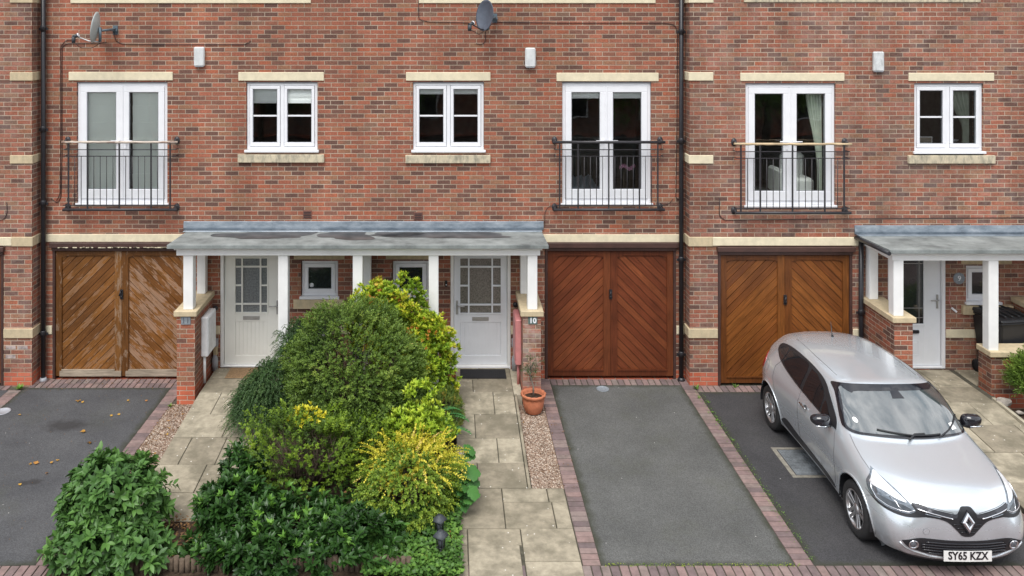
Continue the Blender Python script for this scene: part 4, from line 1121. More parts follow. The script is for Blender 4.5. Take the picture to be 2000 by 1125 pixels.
# --- covers in the drives
t_ = thing('drain_cover', 'round grey drain cover near the red-brown garage door', 'drain cover', (2.51, -.42, 0), 'round drain covers in the drives')
MB().lathe([(.105, 0), (.105, .008), (.09, .009), (.088, .006), (.03, .006), (0.001, .007)], (2.51, -.40, 0), 'z', 28).build('cover', M['greyplate'], t_)
t_ = thing('drain_cover', 'round grey drain cover at the left edge of the photo', 'drain cover', (-7.0, -1.25, 0), 'round drain covers in the drives')
MB().lathe([(.125, 0), (.125, .008), (.10, .009), (.098, .006), (0.001, .007)], (-6.97, -1.2, 0), 'z', 28).build('cover', M['conduit'], t_)
t_ = thing('manhole_cover', 'rectangular grey manhole cover in a concrete surround, half under the silver car', 'manhole cover', (5.0, -2.7, 0))
b = MB(); x0, x1, y0, y1 = 4.55, 5.33, -3.08, -2.30
b.box(x0, x1, y0, y0 + .05, -.01, .008).box(x0, x1, y1 - .05, y1, -.01, .008).box(x0, x0 + .06, y0 + .05, y1 - .05, -.01, .008).box(x1 - .06, x1, y0 + .05, y1 - .05, -.01, .008)
b.build('concrete_surround', plain('grey_concrete', (.23, .215, .18), .9, 0, .3, 14), t_, .003)
M['manhole'] = plain('galvanised_plate', (.20, .22, .235), .55, .25, .35, 8)
mc = MB().box(x0 + .075, x1 - .075, y0 + .065, y1 - .065, -.01, .005).build('plate', M['manhole'], t_)
b = MB(); rs = random.Random(2); nx, ny = 14, 9
for i in range(nx):
    for j in range(ny):
        q0 = x0 + .09 + i * (x1 - x0 - .18) / nx; w0 = y0 + .08 + j * (y1 - y0 - .16) / ny
        b.box(q0 + .004, q0 + (x1 - x0 - .18) / nx - .006, w0 + .006, w0 + (y1 - y0 - .16) / ny - .008, .005, .010)
b.build('raised_tread', M['manhole'], mc)
# --- rocks at the right bed
def rock(label, x, y, z, s_, seed):
    rs = random.Random(seed); b = MB(); bmesh.ops.create_icosphere(b.b, subdivisions=3, radius=1)
    ph = [Vector((rs.gauss(0, 1), rs.gauss(0, 1), rs.gauss(0, 1))) for _ in range(13)]
    for v in b.b.verts:
        d = v.co.normalized(); f = 1
        for p in ph: f = min(f, .50 / max(.35, d.dot(p.normalized())))
        v.co = Vector((d.x * s_[0], d.y * s_[1], d.z * s_[2])) * f * rs.uniform(.97, 1.03) + Vector((x, y, z))
    tag(b.build('rock', M['rock']), label, 'rock', 'pale rocks edging the right bed')
rock('pale rock at the foot of the low pier of the house numbered 9', 8.42, -1.52, .30, (.14, .11, .10), 1)
rock('pale flat rock at the right edge of the photo, nearer than the other rocks', 8.50, -2.05, .22, (.12, .12, .08), 4)
rock('small pale rock behind the flat rock at the right edge', 8.44, -1.78, .26, (.08, .06, .045), 9)
# --- log roll edging
t_ = thing('log_roll_edging', 'low brown log-roll edging along the front of the planting bed', 'garden edging', (-2.6, -5.0, 0))
b = MB()
for k in range(52):
    x = -3.62 + .062 * k; b.tube([(x, -5.02 + .01 * math.sin(k), -.02), (x, -5.02 + .01 * math.sin(k), .19 + .012 * math.sin(k * 2.7))], .031, 8)
b.build('log_roll', M['bark'], t_)
# things seen through the windows
def vase(label, x, y, z, kind):
    t_ = thing(kind, label, 'ornament', (x, y, z)); return t_
t_ = vase('small framed picture lying against the glass of the far right casement window', 7.98, SY + .16, 4.03, 'picture_frame')
MB().box(7.85, 8.10, SY + .14, SY + .155, 4.02, 4.13).build('frame', M['white'], t_); MB().box(7.865, 8.085, SY + .134, SY + .139, 4.033, 4.117).build('picture', M['wood_grey'], t_)
t_ = vase('pale shallow dish on the sill of the far right casement window', 8.5, SY + .2, 4.03, 'dish')
MB().lathe([(.07, 0), (.10, .03), (.105, .035), (.09, .03), (0.001, .01)], (8.50, SY + .26, 4.03), 'z', 20).build('bowl', M['white'], t_)
t_ = thing('armchair', 'pale green armchair inside the balcony doors of the projecting right house', 'armchair', (6.05, .5, 2.98))
MB().box(5.80, 6.3, .25, .7, 3.0, 3.35).build('seat', M['blind'], t_, .05); MB().box(5.9, 6.32, .70, .85, 3.0, 3.72).build('backrest', M['blind'], t_, .05); MB().box(5.68, 5.795, .2, .8, 3.05, 3.5).build('armrest', M['blind'], t_, .04)

# more things on the inner sills
t_ = thing('orchid', 'pink orchid inside the balcony doors with the dark handrail', 'plant', (3.02, .2, 2.98))
b = MB(); rs = random.Random(6)
for k in range(11):
    cx, cz = 2.93 + .022 * k, 3.56 + .03 * math.sin(k * .7)
    for q in range(5):
        a = q * 1.257 + k; b.poly([(cx, .19, cz), (cx + .028 * math.cos(a - .4), .185, cz + .028 * math.sin(a - .4)), (cx + .036 * math.cos(a), .18, cz + .036 * math.sin(a)), (cx + .028 * math.cos(a + .4), .185, cz + .028 * math.sin(a + .4))])
b.build('flower', plain('orchid_pink', (.75, .35, .55), .6), t_)
MB().tube([(3.0, .22, 3.05), (2.98, .22, 3.4), (3.04, .2, 3.58), (3.16, .19, 3.56)], .006, 6).build('stem', M['leaf_stalk0'] if 'leaf_stalk0' in M else M['greybark'], t_)
MB().lathe([(.05, 0), (.065, .10), (.06, .10), (0.001, .09)], (3.0, .22, 2.99), 'z', 16).build('pot', M['white'], t_)
t_ = thing('bed', 'bed with pale blue-white bedding inside the balcony doors with the dark handrail', 'bed', (2.25, 1.0, 2.98))
b = MB(); n = 14; g = []
for i in range(n + 1):
    g.append([b.b.verts.new((1.95 + .62 * i / n, .25 + .9 * j / n, 3.18 + .05 * math.sin(i * 1.7 + j) * math.sin(j * 1.3) + .05 * j / n)) for j in range(n + 1)])
for i in range(n):
    for j in range(n): b.b.faces.new((g[i][j], g[i + 1][j], g[i + 1][j + 1], g[i][j + 1])).smooth = True
b.build('duvet', plain('pale_bedding', (.62, .70, .80), .9), t_); MB().box(1.95, 2.57, .27, 1.15, 2.98, 3.12).build('mattress', M['white'], t_)
# ---------------------------------------------------------------- plants
def norm(a): return a / np.maximum(np.linalg.norm(a, axis=-1, keepdims=True), 1e-9)
def leaves_mesh(name, base, axis, nrm, ln, wd, tint, mat, parent, kind='kite', label=None, fold=.18):
    """one mesh of many leaves: base points, direction, upper side, length, width"""
    n = len(base); side = norm(np.cross(axis, nrm)); up = norm(np.cross(side, axis))
    ln = ln[:, None]; wd = wd[:, None]
    if kind == 'kite':
        P = [base, base + axis * ln * .45 + side * wd * .5 + up * wd * fold, base + axis * ln, base + axis * ln * .45 - side * wd * .5 + up * wd * fold]
        F = [(0, 1, 2), (0, 2, 3)]
    elif kind == 'ovate':
        dn = -up * ln * .10
        P = [base, base + axis * ln * .5 + up * 0, base + axis * ln + dn * 1.6,
             base + axis * ln * .22 + side * wd * .36 + up * wd * fold * .7, base + axis * ln * .52 + side * wd * .5 + up * wd * fold, base + axis * ln * .82 + side * wd * .27 + dn * .8 + up * wd * fold * .4,
             base + axis * ln * .22 - side * wd * .36 + up * wd * fold * .7, base + axis * ln * .52 - side * wd * .5 + up * wd * fold, base + axis * ln * .82 - side * wd * .27 + dn * .8 + up * wd * fold * .4]
        F = [(0, 3, 4, 1), (1, 4, 5, 2), (0, 1, 7, 6), (1, 2, 8, 7)]
    k = len(P); V = np.stack(P, 1).reshape(-1, 3)
    me = bpy.data.meshes.new(name)
    fl = len(F); lens = [len(f) for f in F]; idx = np.concatenate([np.array(f) for f in F])
    loops = (np.arange(n)[:, None] * k + idx[None, :]).ravel().astype(np.int32)
    tot = np.tile(lens, n).astype(np.int32); start = np.concatenate([[0], np.cumsum(tot)[:-1]]).astype(np.int32)
    me.vertices.add(len(V)); me.vertices.foreach_set('co', V.ravel().astype(np.float32))
    me.loops.add(len(loops)); me.loops.foreach_set('vertex_index', loops)
    me.polygons.add(len(tot)); me.polygons.foreach_set('loop_start', start); me.polygons.foreach_set('loop_total', tot)
    me.update(calc_edges=True)
    at = me.attributes.new('tint', 'FLOAT', 'FACE'); at.data.foreach_set('value', np.repeat(np.clip(tint, 0, 1), fl).astype(np.float32))
    return mesh_obj(name, me, mat, parent, label)
def shoots(rs, P, A, shl, nl, ll, lw, droop=0., spread=.9, tintv=None, jit=.25, rosette=False, upn=.5):
    """leaves along shoots. returns arrays"""
    N = len(P); shl = shl * rs.uniform(.6, 1.25, N)
    up = np.array([0, 0, 1.]); u = norm(np.cross(A, up + rs.normal(0, .05, (N, 3)))); v = norm(np.cross(A, u))
    out = [[] for _ in range(6)]
    for k in range(nl):
        t_ = (k + .4) / nl
        if rosette: t_ = .75 + .25 * t_
        th = k * 2.4 + rs.uniform(0, 1, N); ra = np.cos(th)[:, None] * u + np.sin(th)[:, None] * v
        pos = P + A * (shl * t_)[:, None]; pos[:, 2] -= droop * (t_ ** 2) * shl
        a2 = A.copy(); a2[:, 2] -= droop * 2 * t_; a2 = norm(a2)
        sp = spread * (1 - .45 * t_)
        ax = norm(a2 * (1 - sp * .55) + ra * sp + rs.normal(0, jit, (N, 3)) * .5)
        nr = norm(a2 * .7 + up * upn + rs.normal(0, jit, (N, 3)))
        s_ = rs.uniform(.7, 1.2, N) * (1 - .25 * t_)
        for o, val in zip(out, (pos, ax, nr, ll * s_, lw * s_, (tintv + rs.normal(0, .06, N) + .14 * (t_ - .5)))): o.append(val)
    return [np.concatenate(o) for o in out]
def lumpy(rs, D, amp, fr=2.2):
    f = np.zeros(len(D))
    for _ in range(9):
        w = rs.normal(0, fr, 3); f += np.sin(D @ w + rs.uniform(0, 6.28))
    return 1 + amp * f / 3
def blob_points(rs, c, Rr, n, lo=-.35, amp=.12, inner=.35, fr=2.4, clumps=60, ca=.16):
    D = norm(rs.normal(0, 1, (int(n * 2.2), 3))); D = D[D[:, 2] > lo][:n]
    f = lumpy(rs, D, amp, fr)
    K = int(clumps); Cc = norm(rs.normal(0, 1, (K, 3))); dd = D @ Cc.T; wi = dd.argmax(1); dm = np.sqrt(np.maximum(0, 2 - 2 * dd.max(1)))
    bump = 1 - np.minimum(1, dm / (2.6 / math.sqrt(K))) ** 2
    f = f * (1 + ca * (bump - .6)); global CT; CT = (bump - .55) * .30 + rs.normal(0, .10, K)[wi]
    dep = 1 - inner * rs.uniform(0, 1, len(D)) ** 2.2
    P = np.array(c) + D * np.array(Rr) * (f * dep)[:, None]
    return P, D, f, dep
def stems(parent, c, Rr, n, rad, mat, seed, name='branches', z0=.02, foot=.12):
    rs = random.Random(seed); b = MB()
    for _ in range(n):
        a = rs.uniform(0, 6.28); q = math.sqrt(rs.random()) * .8
        tip = Vector((c[0] + Rr[0] * q * math.cos(a), c[1] + Rr[1] * q * math.sin(a), c[2] + Rr[2] * rs.uniform(-.1, .75) * (1 - q * .4)))
        ft = Vector((c[0] + foot * math.cos(a), c[1] + foot * math.sin(a), z0)); m1 = ft.lerp(tip, .5) + Vector((rs.uniform(-.06, .06), rs.uniform(-.06, .06), .05))
        b.tube([ft, m1, tip], [rad, rad * .6, rad * .2], 5)
        for _ in range(3):
            t2 = m1.lerp(tip, rs.uniform(0, .8)); e = t2 + Vector((rs.gauss(0, .12), rs.gauss(0, .12), rs.uniform(.02, .2))); b.tube([t2, e], [rad * .35, rad * .12], 4)
    return b.build(name, mat, parent)
def shrub(name, label, c, Rr, n, shl, nl, ll, lw, mat, seed, up=.35, droop=0., amp=.12, lo=-.4, spread=.9, kind='kite', inner=.35, group=None, cat='shrub',
          clumps=60, ca=.16, stem=(16, .012), upn=.5, tbias=0., extra=None, fr=2.4, rosette=False, jit=.25, stemmat='bark', zmin=.05, fold=.18, parts=None, outw=1.0):
    rs = np.random.RandomState(seed)
    t_ = thing(name, label, cat, (c[0], c[1], 0), group)
    P, D, f, dep = blob_points(rs, c, Rr, n, lo, amp, inner, fr, clumps, ca); ct = CT
    for q in (parts or []):      # secondary lobes
        P2, D2, f2, d2 = blob_points(rs, q[0], q[1], q[2], lo, amp, inner, fr, clumps * .6, ca); ct = np.concatenate([ct, CT]); P = np.concatenate([P, P2]); D = np.concatenate([D, D2]); f = np.concatenate([f, f2]); dep = np.concatenate([dep, d2])
    P[:, 2] = np.maximum(P[:, 2], zmin)
    A = norm(D * outw + np.array([0, 0, up]) + rs.normal(0, .28, D.shape))
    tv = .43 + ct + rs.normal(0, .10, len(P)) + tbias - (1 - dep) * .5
    B = shoots(rs, P, A, shl, nl, ll, lw, droop, spread, tv, jit, rosette, upn)
    leaves_mesh('foliage', *B, M[mat], t_, kind, None, fold)
    if stem: stems(t_, c, Rr, stem[0], stem[1], M[stemmat], seed)
    for (cs, rr_, n2, m2, l2, w2, nm, lb) in (extra or []):
        Pe, De, fe, de = blob_points(rs, cs, rr_, n2, -.2, .1, .5)
        Ae = norm(De + np.array([0, 0, .7]) + rs.normal(0, .3, De.shape))
        Be = shoots(rs, Pe, Ae, .07, 8, l2, w2, 0, .9, .5 + rs.normal(0, .2, len(Pe)), .3, True)
        leaves_mesh(nm, *Be, M[m2], t_, 'kite', lb)
    return t_
# the big round bush
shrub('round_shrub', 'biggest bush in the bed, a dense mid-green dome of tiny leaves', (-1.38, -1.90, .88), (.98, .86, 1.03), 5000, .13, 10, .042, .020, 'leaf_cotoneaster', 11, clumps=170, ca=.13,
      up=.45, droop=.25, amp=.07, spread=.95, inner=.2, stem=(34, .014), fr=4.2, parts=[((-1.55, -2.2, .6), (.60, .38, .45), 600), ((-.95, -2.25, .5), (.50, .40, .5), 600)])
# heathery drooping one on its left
shrub('feathery_shrub', 'dark green feathery shrub with drooping sprays, left of the big round bush', (-2.66, -1.85, .52), (.36, .42, .48), 1700, .26, 20, .034, .013, 'leaf_heather', 12, clumps=40, up=1.0, droop=.8, amp=.22, spread=.75, inner=.3, stem=(18, .008),
      parts=[((-2.32, -1.35, .92), (.32, .32, .50), 750), ((-2.86, -2.0, .38), (.26, .32, .38), 800)])
# pieris
shrub('variegated_shrub', 'yellow-green shrub with orange and red young tips, behind the big round bush', (-.72, -1.15, .95), (.56, .42, .98), 1300, .10, 12, .085, .034, 'leaf_pieris', 13, clumps=70, ca=.22, up=.35, amp=.16, spread=1.0, inner=.3,
      stem=(24, .012), parts=[((-1.12, -1.0, 1.25), (.40, .32, .68), 650), ((-.38, -1.40, .70), (.36, .38, .72), 900)], tbias=.06, rosette=True, jit=.35,
      extra=[((-1.05, -1.25, 1.72), (.22, .15, .10), 26, 'leaf_orange', .06, .024, 'young_tips', 'orange-red young leaf tips'), ((-.42, -1.65, 1.22), (.22, .10, .30), 22, 'leaf_orange', .06, .024, 'young_tips', 'orange young leaf tips')])
# low clipped hedge along the right path
shrub('low_hedge', 'low clipped hedge tinged orange along the edge of the path to the white door', (-.07, -1.95, .32), (.22, .62, .26), 1700, .06, 9, .022, .013, 'leaf_hedge', 14, up=.5, amp=.07, inner=.3, stem=(14, .006))
# choisya clumps
shrub('golden_rosette_shrub', 'bright yellow-green shrub with rosettes of glossy leaves, right of the big round bush', (-.50, -2.85, .42), (.38, .34, .36), 330, .10, 11, .085, .034, 'leaf_choisya', 15, up=.9, amp=.2, spread=1.0, inner=.45, stem=(18, .009), kind='kite', rosette=True,
      parts=[((-.42, -2.60, .86), (.15, .15, .15), 50), ((-.28, -2.95, .50), (.25, .25, .3), 110)])
# brown-hearted small leaved shrub with the yellow sport
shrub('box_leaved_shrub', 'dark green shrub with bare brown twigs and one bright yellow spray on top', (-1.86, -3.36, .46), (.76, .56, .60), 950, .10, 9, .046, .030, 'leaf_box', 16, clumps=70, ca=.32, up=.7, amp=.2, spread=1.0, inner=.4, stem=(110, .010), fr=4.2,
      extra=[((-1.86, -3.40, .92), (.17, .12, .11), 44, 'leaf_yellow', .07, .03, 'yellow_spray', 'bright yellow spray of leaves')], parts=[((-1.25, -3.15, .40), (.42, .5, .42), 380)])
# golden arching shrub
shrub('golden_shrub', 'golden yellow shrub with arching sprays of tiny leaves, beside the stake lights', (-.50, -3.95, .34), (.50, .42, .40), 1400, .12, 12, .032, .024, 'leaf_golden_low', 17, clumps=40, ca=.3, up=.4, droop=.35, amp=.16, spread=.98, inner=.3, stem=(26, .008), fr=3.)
rs = np.random.RandomState(18); gs = bpy.data.objects['golden_shrub']
P, D, f, dep = blob_points(rs, (-.47, -3.76, .48), (.42, .34, .22), 210, .0, .2, .3, 3.)
B = shoots(rs, P, norm(D * 1.1 + np.array([.1, -.05, .35]) + rs.normal(0, .45, D.shape)), .40, 30, .032, .026, .40, .98, .45 + rs.normal(0, .2, len(P)), .3)
leaves_mesh('golden_sprays', *B, M['leaf_gold'], gs, 'kite', 'golden arching sprays')
# pinnate leaves
def pinnate(label, c, n, ln, seed, mat='leaf_pinnate', rad=.28):
    rs = random.Random(seed); t_ = thing('fern_leaved_plant', label, 'plant', (c[0], c[1], 0)); pb = [[], [], [], [], [], []]; b = MB()
    for _ in range(n):
        a = rs.uniform(-1.9, 1.2); s0 = Vector((c[0], c[1], c[2])); d = Vector((math.cos(a), math.sin(a), .25)).normalized()
        s0 = s0 + Vector((rs.gauss(0, rad * .3), rs.gauss(0, rad * .5), rs.uniform(-.12, .16))); pts = []
        m = 9
        for k in range(m + 1):
            u = k / m; p = s0 + d * ln * u - Vector((0, 0, .5 * ln * u * u)); pts.append(p)
            if k > 1:
                sd = d.cross(Vector((0, 0, 1))).normalized()
                for s_ in (-1, 1):
                    ax = (sd * s_ + d * .35 - Vector((0, 0, .15))).normalized(); pb[0].append(p); pb[1].append(ax); pb[2].append((0, 0, 1)); pb[3].append(.062); pb[4].append(.034); pb[5].append(rs.random())
        b.tube(pts, [.004 * (1 - .6 * i / m) for i in range(m + 1)], 4)
    leaves_mesh('leaflets', *[np.array(x, float) for x in pb], M[mat], t_, 'kite'); b.build('leaf_stalks', M['leaf_stalk'], t_)
M['leaf_stalk'] = plain('green_stalk', (.12, .20, .05), .6)
pinnate('fern-like plant with blue-green pinnate leaves, between the low hedge and the golden shrubs', (-.22, -2.42, .42), 22, .34, 3)
# big round leaves
def round_leaf(b, base, d, up, r_):
    side = d.cross(up).normalized(); up = side.cross(d).normalized(); c0 = b.b.verts.new(base); n = 22; rim = []; mid = []
    for k in range(n):
        a = -math.pi * .92 + 2 * math.pi * .92 * k / (n - 1); rad = r_ * (1 + .10 * math.sin(a * 5 + base.x * 40))
        wave = .11 * r_ * (1 if k % 2 else -1)
        o = d * (math.cos(a) * rad + r_ * .75) + side * math.sin(a) * rad
        rim.append(b.b.verts.new(base + o + up * (wave - .12 * r_ * (1 + math.cos(a)))))
        mid.append(b.b.verts.new(base + o * .5 + up * (-wave * .6 + .05 * r_)))
    for k in range(n - 1):
        b.b.faces.new((c0, mid[k], mid[k + 1])).smooth = True; b.b.faces.new((mid[k], rim[k], rim[k + 1], mid[k + 1])).smooth = True
t_ = thing('round_leaved_plant', 'plant with large wavy round leaves spilling onto the path to the white door', 'plant', (.10, -3.5, 0)); rs = random.Random(8); b = MB(); sb = MB()
for k in range(58):
    a = rs.uniform(-1.7, 1.6); h = rs.uniform(.10, .45); q = rs.uniform(.04, .20)
    base = Vector((.03 + q * math.cos(a), -3.55 + rs.uniform(-.48, .45), h)); d = Vector((math.cos(a), math.sin(a) * .7 - .15, rs.uniform(-.6, .1))).normalized()
    round_leaf(b, base, d, Vector((d.x * .5 + rs.uniform(-.5, .5), rs.uniform(-.9, .2), 1)), rs.uniform(.06, .11)); sb.tube([(.0, -3.45 + (base.y + 3.42) * .6, .03), base * 1.0], .005, 5)
o = b.build('leaves', M['leaf_round'], t_); sb.build('leaf_stalks', M['leaf_stalk'], t_)
# dark laurel mass at the front
def broad(name, label, c, Rr, n, shl, nl, ll, lw, mat, seed, parts, up=.6, spread=.95, amp=.15, extra=None, stem=(26, .012), fr=2.6, inner=.45, droop=.1, lo=-.35):
    return shrub(name, label, c, Rr, n, shl, nl, ll, lw, mat, seed, up=up, amp=amp, spread=spread, inner=inner, stem=stem, kind='ovate', parts=parts, extra=extra, fr=fr, droop=droop, lo=lo, jit=.3, upn=.8, fold=.12)
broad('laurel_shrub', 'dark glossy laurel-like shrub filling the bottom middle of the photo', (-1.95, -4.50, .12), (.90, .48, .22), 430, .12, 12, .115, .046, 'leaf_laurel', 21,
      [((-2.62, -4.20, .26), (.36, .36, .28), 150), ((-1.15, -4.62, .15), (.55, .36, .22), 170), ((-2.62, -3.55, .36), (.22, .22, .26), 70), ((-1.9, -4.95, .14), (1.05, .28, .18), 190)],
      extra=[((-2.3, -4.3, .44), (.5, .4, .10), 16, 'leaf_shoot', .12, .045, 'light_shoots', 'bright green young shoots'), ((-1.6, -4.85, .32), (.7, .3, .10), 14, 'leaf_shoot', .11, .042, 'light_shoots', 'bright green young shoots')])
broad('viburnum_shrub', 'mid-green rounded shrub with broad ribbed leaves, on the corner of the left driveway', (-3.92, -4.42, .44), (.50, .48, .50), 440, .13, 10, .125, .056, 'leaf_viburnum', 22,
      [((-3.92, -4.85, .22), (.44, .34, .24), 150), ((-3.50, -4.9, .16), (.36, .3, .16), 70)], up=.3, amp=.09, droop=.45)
# ivy ground cover
def carpet(name, label, x0, x1, y0, y1, z, n, ll, lw, mat, seed, kind='kite', zr=.12, cat='ground cover'):
    rs = np.random.RandomState(seed); P = np.stack([rs.uniform(x0, x1, n), rs.uniform(y0, y1, n), z + rs.uniform(0, 1, n) ** .6 * zr], 1)
    a = rs.uniform(0, 6.28, n); A = norm(np.stack([np.cos(a), np.sin(a), rs.uniform(-.3, .5, n)], 1)); Nn = norm(rs.normal(0, .35, (n, 3)) + np.array([0, -.2, 1]))
    tv = .5 + .25 * np.sin(P[:, 0] * 9 + 1) * np.sin(P[:, 1] * 8) + rs.normal(0, .17, n)
    o = leaves_mesh(name, P, A, Nn, ll * rs.uniform(.6, 1.3, n), lw * rs.uniform(.6, 1.3, n), tv, M[mat], None, kind)
    return tag(o, label, cat, None, 'stuff')
carpet('ivy', 'low ivy-like ground cover round the stake lights at the bottom of the bed', -.95, .12, -5.2, -3.95, .04, 4200, .05, .045, 'leaf_ivy', 31)
carpet('ivy', 'scattered low ground cover between the big shrubs', -2.7, .05, -4.1, -.4, .03, 5000, .045, .035, 'leaf_ivy', 32)
carpet('leaf_litter', 'brown leaf litter on the soil between the two front shrubs', -3.7, -2.6, -5.0, -4.12, .035, 700, .045, .022, 'leaf_dead2', 33) if 'leaf_dead2' in M else None
carpet('leaf_litter', 'brown leaf bits scattered over the gravel strip beside the left driveway', -4.42, -4.0, -4.0, -.98, .016, 260, .035, .02, 'leaf_dead2', 34, zr=.01)
carpet('leaf_litter', 'leaf bits caught at the foot of the peeling garage door', -7.0, -4.4, -.5, -.05, .012, 90, .025, .014, 'leaf_dead2', 35, zr=.01)
carpet('leaf_litter', 'grit and leaf bits scattered over the left driveway', -7.0, -4.6, -4.8, -.3, .002, 150, .018, .011, 'leaf_dead2', 36, zr=.01)
carpet('leaf_litter', 'small leaf bits scattered over the gravel strip by the terracotta pot', 1.0, 1.7, -3.4, -1.0, .014, 120, .024, .014, 'leaf_dead2', 37, zr=.01)
carpet('moss', 'moss and tiny weeds along the paver strip beside the silver car', 3.98, 4.12, -4.8, -.5, .004, 420, .016, .010, 'leaf_weed', 38, zr=.01)
carpet('moss', 'moss along the front edge of the centre driveway', 1.7, 3.9, -4.90, -4.84, .003, 420, .014, .009, 'leaf_golden_low', 39, zr=.008)
# right neighbour shrub
shrub('bamboo_like_shrub', 'yellow-green narrow-leaved shrub at the right edge, in front of the low porch wall', (8.86, -1.68, .68), (.46, .30, .44), 1500, .15, 10, .060, .016, 'leaf_bamboo', 41, up=.7, amp=.14, spread=.9, stem=(24, .006))
# tree in the pot
rs_ = np.random.RandomState(5)
pot = bpy.data.objects['plant_pot']
b = MB(); b.tube([(PX, PY, .24), (PX + .0, PY, .42), (PX - .05, PY, .60), (PX - .03, PY + .01, .70)], [.014, .012, .010, .006], 7)
tips = []
for k in range(16):
    s0 = Vector((PX - .045, PY, .50 + .013 * k)); e = s0 + Vector((rs_.normal(0, .07), rs_.normal(0, .07), rs_.uniform(.05, .20))); b.tube([s0, e], [.005, .002], 5); tips.append(e)
b.build('stem', M['greybark'], pot)
P = np.array([t_ + Vector(rs_.normal(0, .018, 3)) for t_ in tips for _ in range(6)]); D = norm(rs_.normal(0, 1, P.shape) + np.array([0, 0, .4]))
B = shoots(rs_, P, D, .07, 7, .03, .012, 0, .9, .4 + rs_.normal(0, .25, len(P)), .3); leaves_mesh('foliage', *B, M['leaf_pot'], pot)
# weeds in the paving
def weed(label, x, y, z=.01, n=7, s_=.05, seed=0):
    rs = np.random.RandomState(seed); a = rs.uniform(0, 6.28, n * 3); A = norm(np.stack([np.cos(a), np.sin(a), rs.uniform(.3, 1.2, n * 3)], 1)); P = np.stack([x + rs.normal(0, .012, n * 3), y + rs.normal(0, .012, n * 3), np.full(n * 3, z)], 1)
    o = leaves_mesh('weed', P, A, norm(rs.normal(0, .3, (n * 3, 3)) + np.array([0, 0, 1])), s_ * rs.uniform(.6, 1.4, n * 3), s_ * .35 * rs.uniform(.6, 1.3, n * 3), rs.uniform(0, 1, n * 3), M['leaf_weed'], None)
    tag(o, label, 'weed', 'small weeds growing in the paving joints')
weed('small green weed at the foot of the brick corner left of the left downpipe', -7.1, -.42, .01, 9, .08, 1)
weed('small green weed beside the foot of the right house corner', 4.06, -.42, .01, 8, .07, 2)
weed('small green weed at the foot of the mid brown garage door', 4.72, -.35, .01, 6, .05, 3)
for k, (x, y) in enumerate(((3.99, -.75), (4.05, -1.25), (4.03, -1.5), (4.07, -2.1), (4.1, -.9), (5.2, -.33))):
    weed('tiny green weed in the paver joints between the centre drive and silver car', x, y, .008, 4, .035, 10 + k)
weed('green weed at the foot of the pier numbered 11', -4.40, -1.05, .01, 6, .05, 20)
# fallen leaves
lv = [(390, 812), (153, 782), (160, 787), (41, 810), (220, 812), (232, 811), (167, 842), (179, 864), (213, 883), (62, 906), (68, 907), (89, 924), (40, 948), (98, 905), (113, 898), (248, 783), (285, 784), (331, 823), (330, 835), (325, 848), (300, 886)]
rs = random.Random(4)
for k, (px, py) in enumerate(lv):
    s_ = (py - 45) / 6.03; x = (px - 880) / s_; y = 1625 / s_ - 14.13
    P = np.array([[x, y, .012]] * 3); a0 = rs.uniform(0, 6.28); big = 1.25 if k in (1, 6, 7, 10) else .75
    A = norm(np.array([[math.cos(a0 + d), math.sin(a0 + d), rs.uniform(.05, .3)] for d in (-.7, 0, .7)]))
    o = leaves_mesh('fallen_leaf', P, A, np.array([[rs.gauss(0, .2), rs.gauss(0, .2), 1.]] * 3), np.array([.05, .065, .05]) * big, np.array([.03, .035, .03]) * big, np.array([rs.random()] * 3), M['leaf_dead'], None)
    onpath = x > -4.42
    tag(o, 'fallen yellow-brown leaf on the gravel strip beside the pier numbered 11' if onpath else 'fallen yellow-brown leaf lying on the dark left driveway', 'fallen leaf', 'fallen leaves on the gravel' if onpath else 'fallen leaves on the left driveway')

# ---------------------------------------------------------------- across the road, behind the camera (seen only in the window reflections)
ho = thing('terrace_house', 'brick terrace on the other side of the road, reflected in the windows', 'house', (0, -30, 0))
b = MB(); b.box(-16, 20, -34, -30, 0, 7.5); b.build('wall', M['brick_side'], ho)
b = MB(); b.poly([(-16.3, -29.6, 7.4), (-16.3, -32, 10), (-16.3, -34.4, 7.4)], (36.6, 0, 0)); b.build('roof', M['rooftile'], ho)
for i in range(9):
    x = -14 + 4 * i
    for z in (1, 4.2):
        f_ = MB().box(x, x + 1.4, -29.99, -29.9, z, z + 1.3).build('window', M['white'], ho); MB().box(x + .1, x + 1.3, -29.9, -29.89, z + .1, z + 1.2).build('glass', M['darkglass'], f_)
def tree(label, x, y, h, r_, seed):
    rs = np.random.RandomState(seed); t_ = thing('tree', label, 'tree', (x, y, 0)); b = MB(); b.tube([(x, y, 0), (x + .1, y, h * .3), (x, y, h * .6)], [.22, .16, .08], 10)
    for k in range(9):
        a = k * 2.4; b.tube([(x, y, h * (.3 + .03 * k)), (x + r_ * .7 * math.cos(a), y + r_ * .7 * math.sin(a), h * (.55 + .03 * k))], [.07, .02], 6)
    b.build('trunk', M['bark'], t_)
    P, D, f, dep = blob_points(rs, (x, y, h * .64), (r_, r_, h * .38), 2600, -.9, .2, .6)
    B = shoots(rs, P, norm(D + rs.normal(0, .5, D.shape)), .5, 6, .22, .13, .2, .9, .5 + rs.normal(0, .2, len(P)), .3); leaves_mesh('crown', *B, M['leaf_tree'], t_)
for k, (x, y, h, r_, lb) in enumerate(((-9, -25, 7.5, 2.6, 'leftmost'), (-3.5, -26.5, 6.5, 2.4, 'second from left'), (9.5, -25, 8.0, 3.0, 'biggest'), (15, -26, 7, 2.6, 'rightmost'))): tree('%s green tree across the road, in front of the far terrace' % lb, x, y, h, r_, 60 + k)
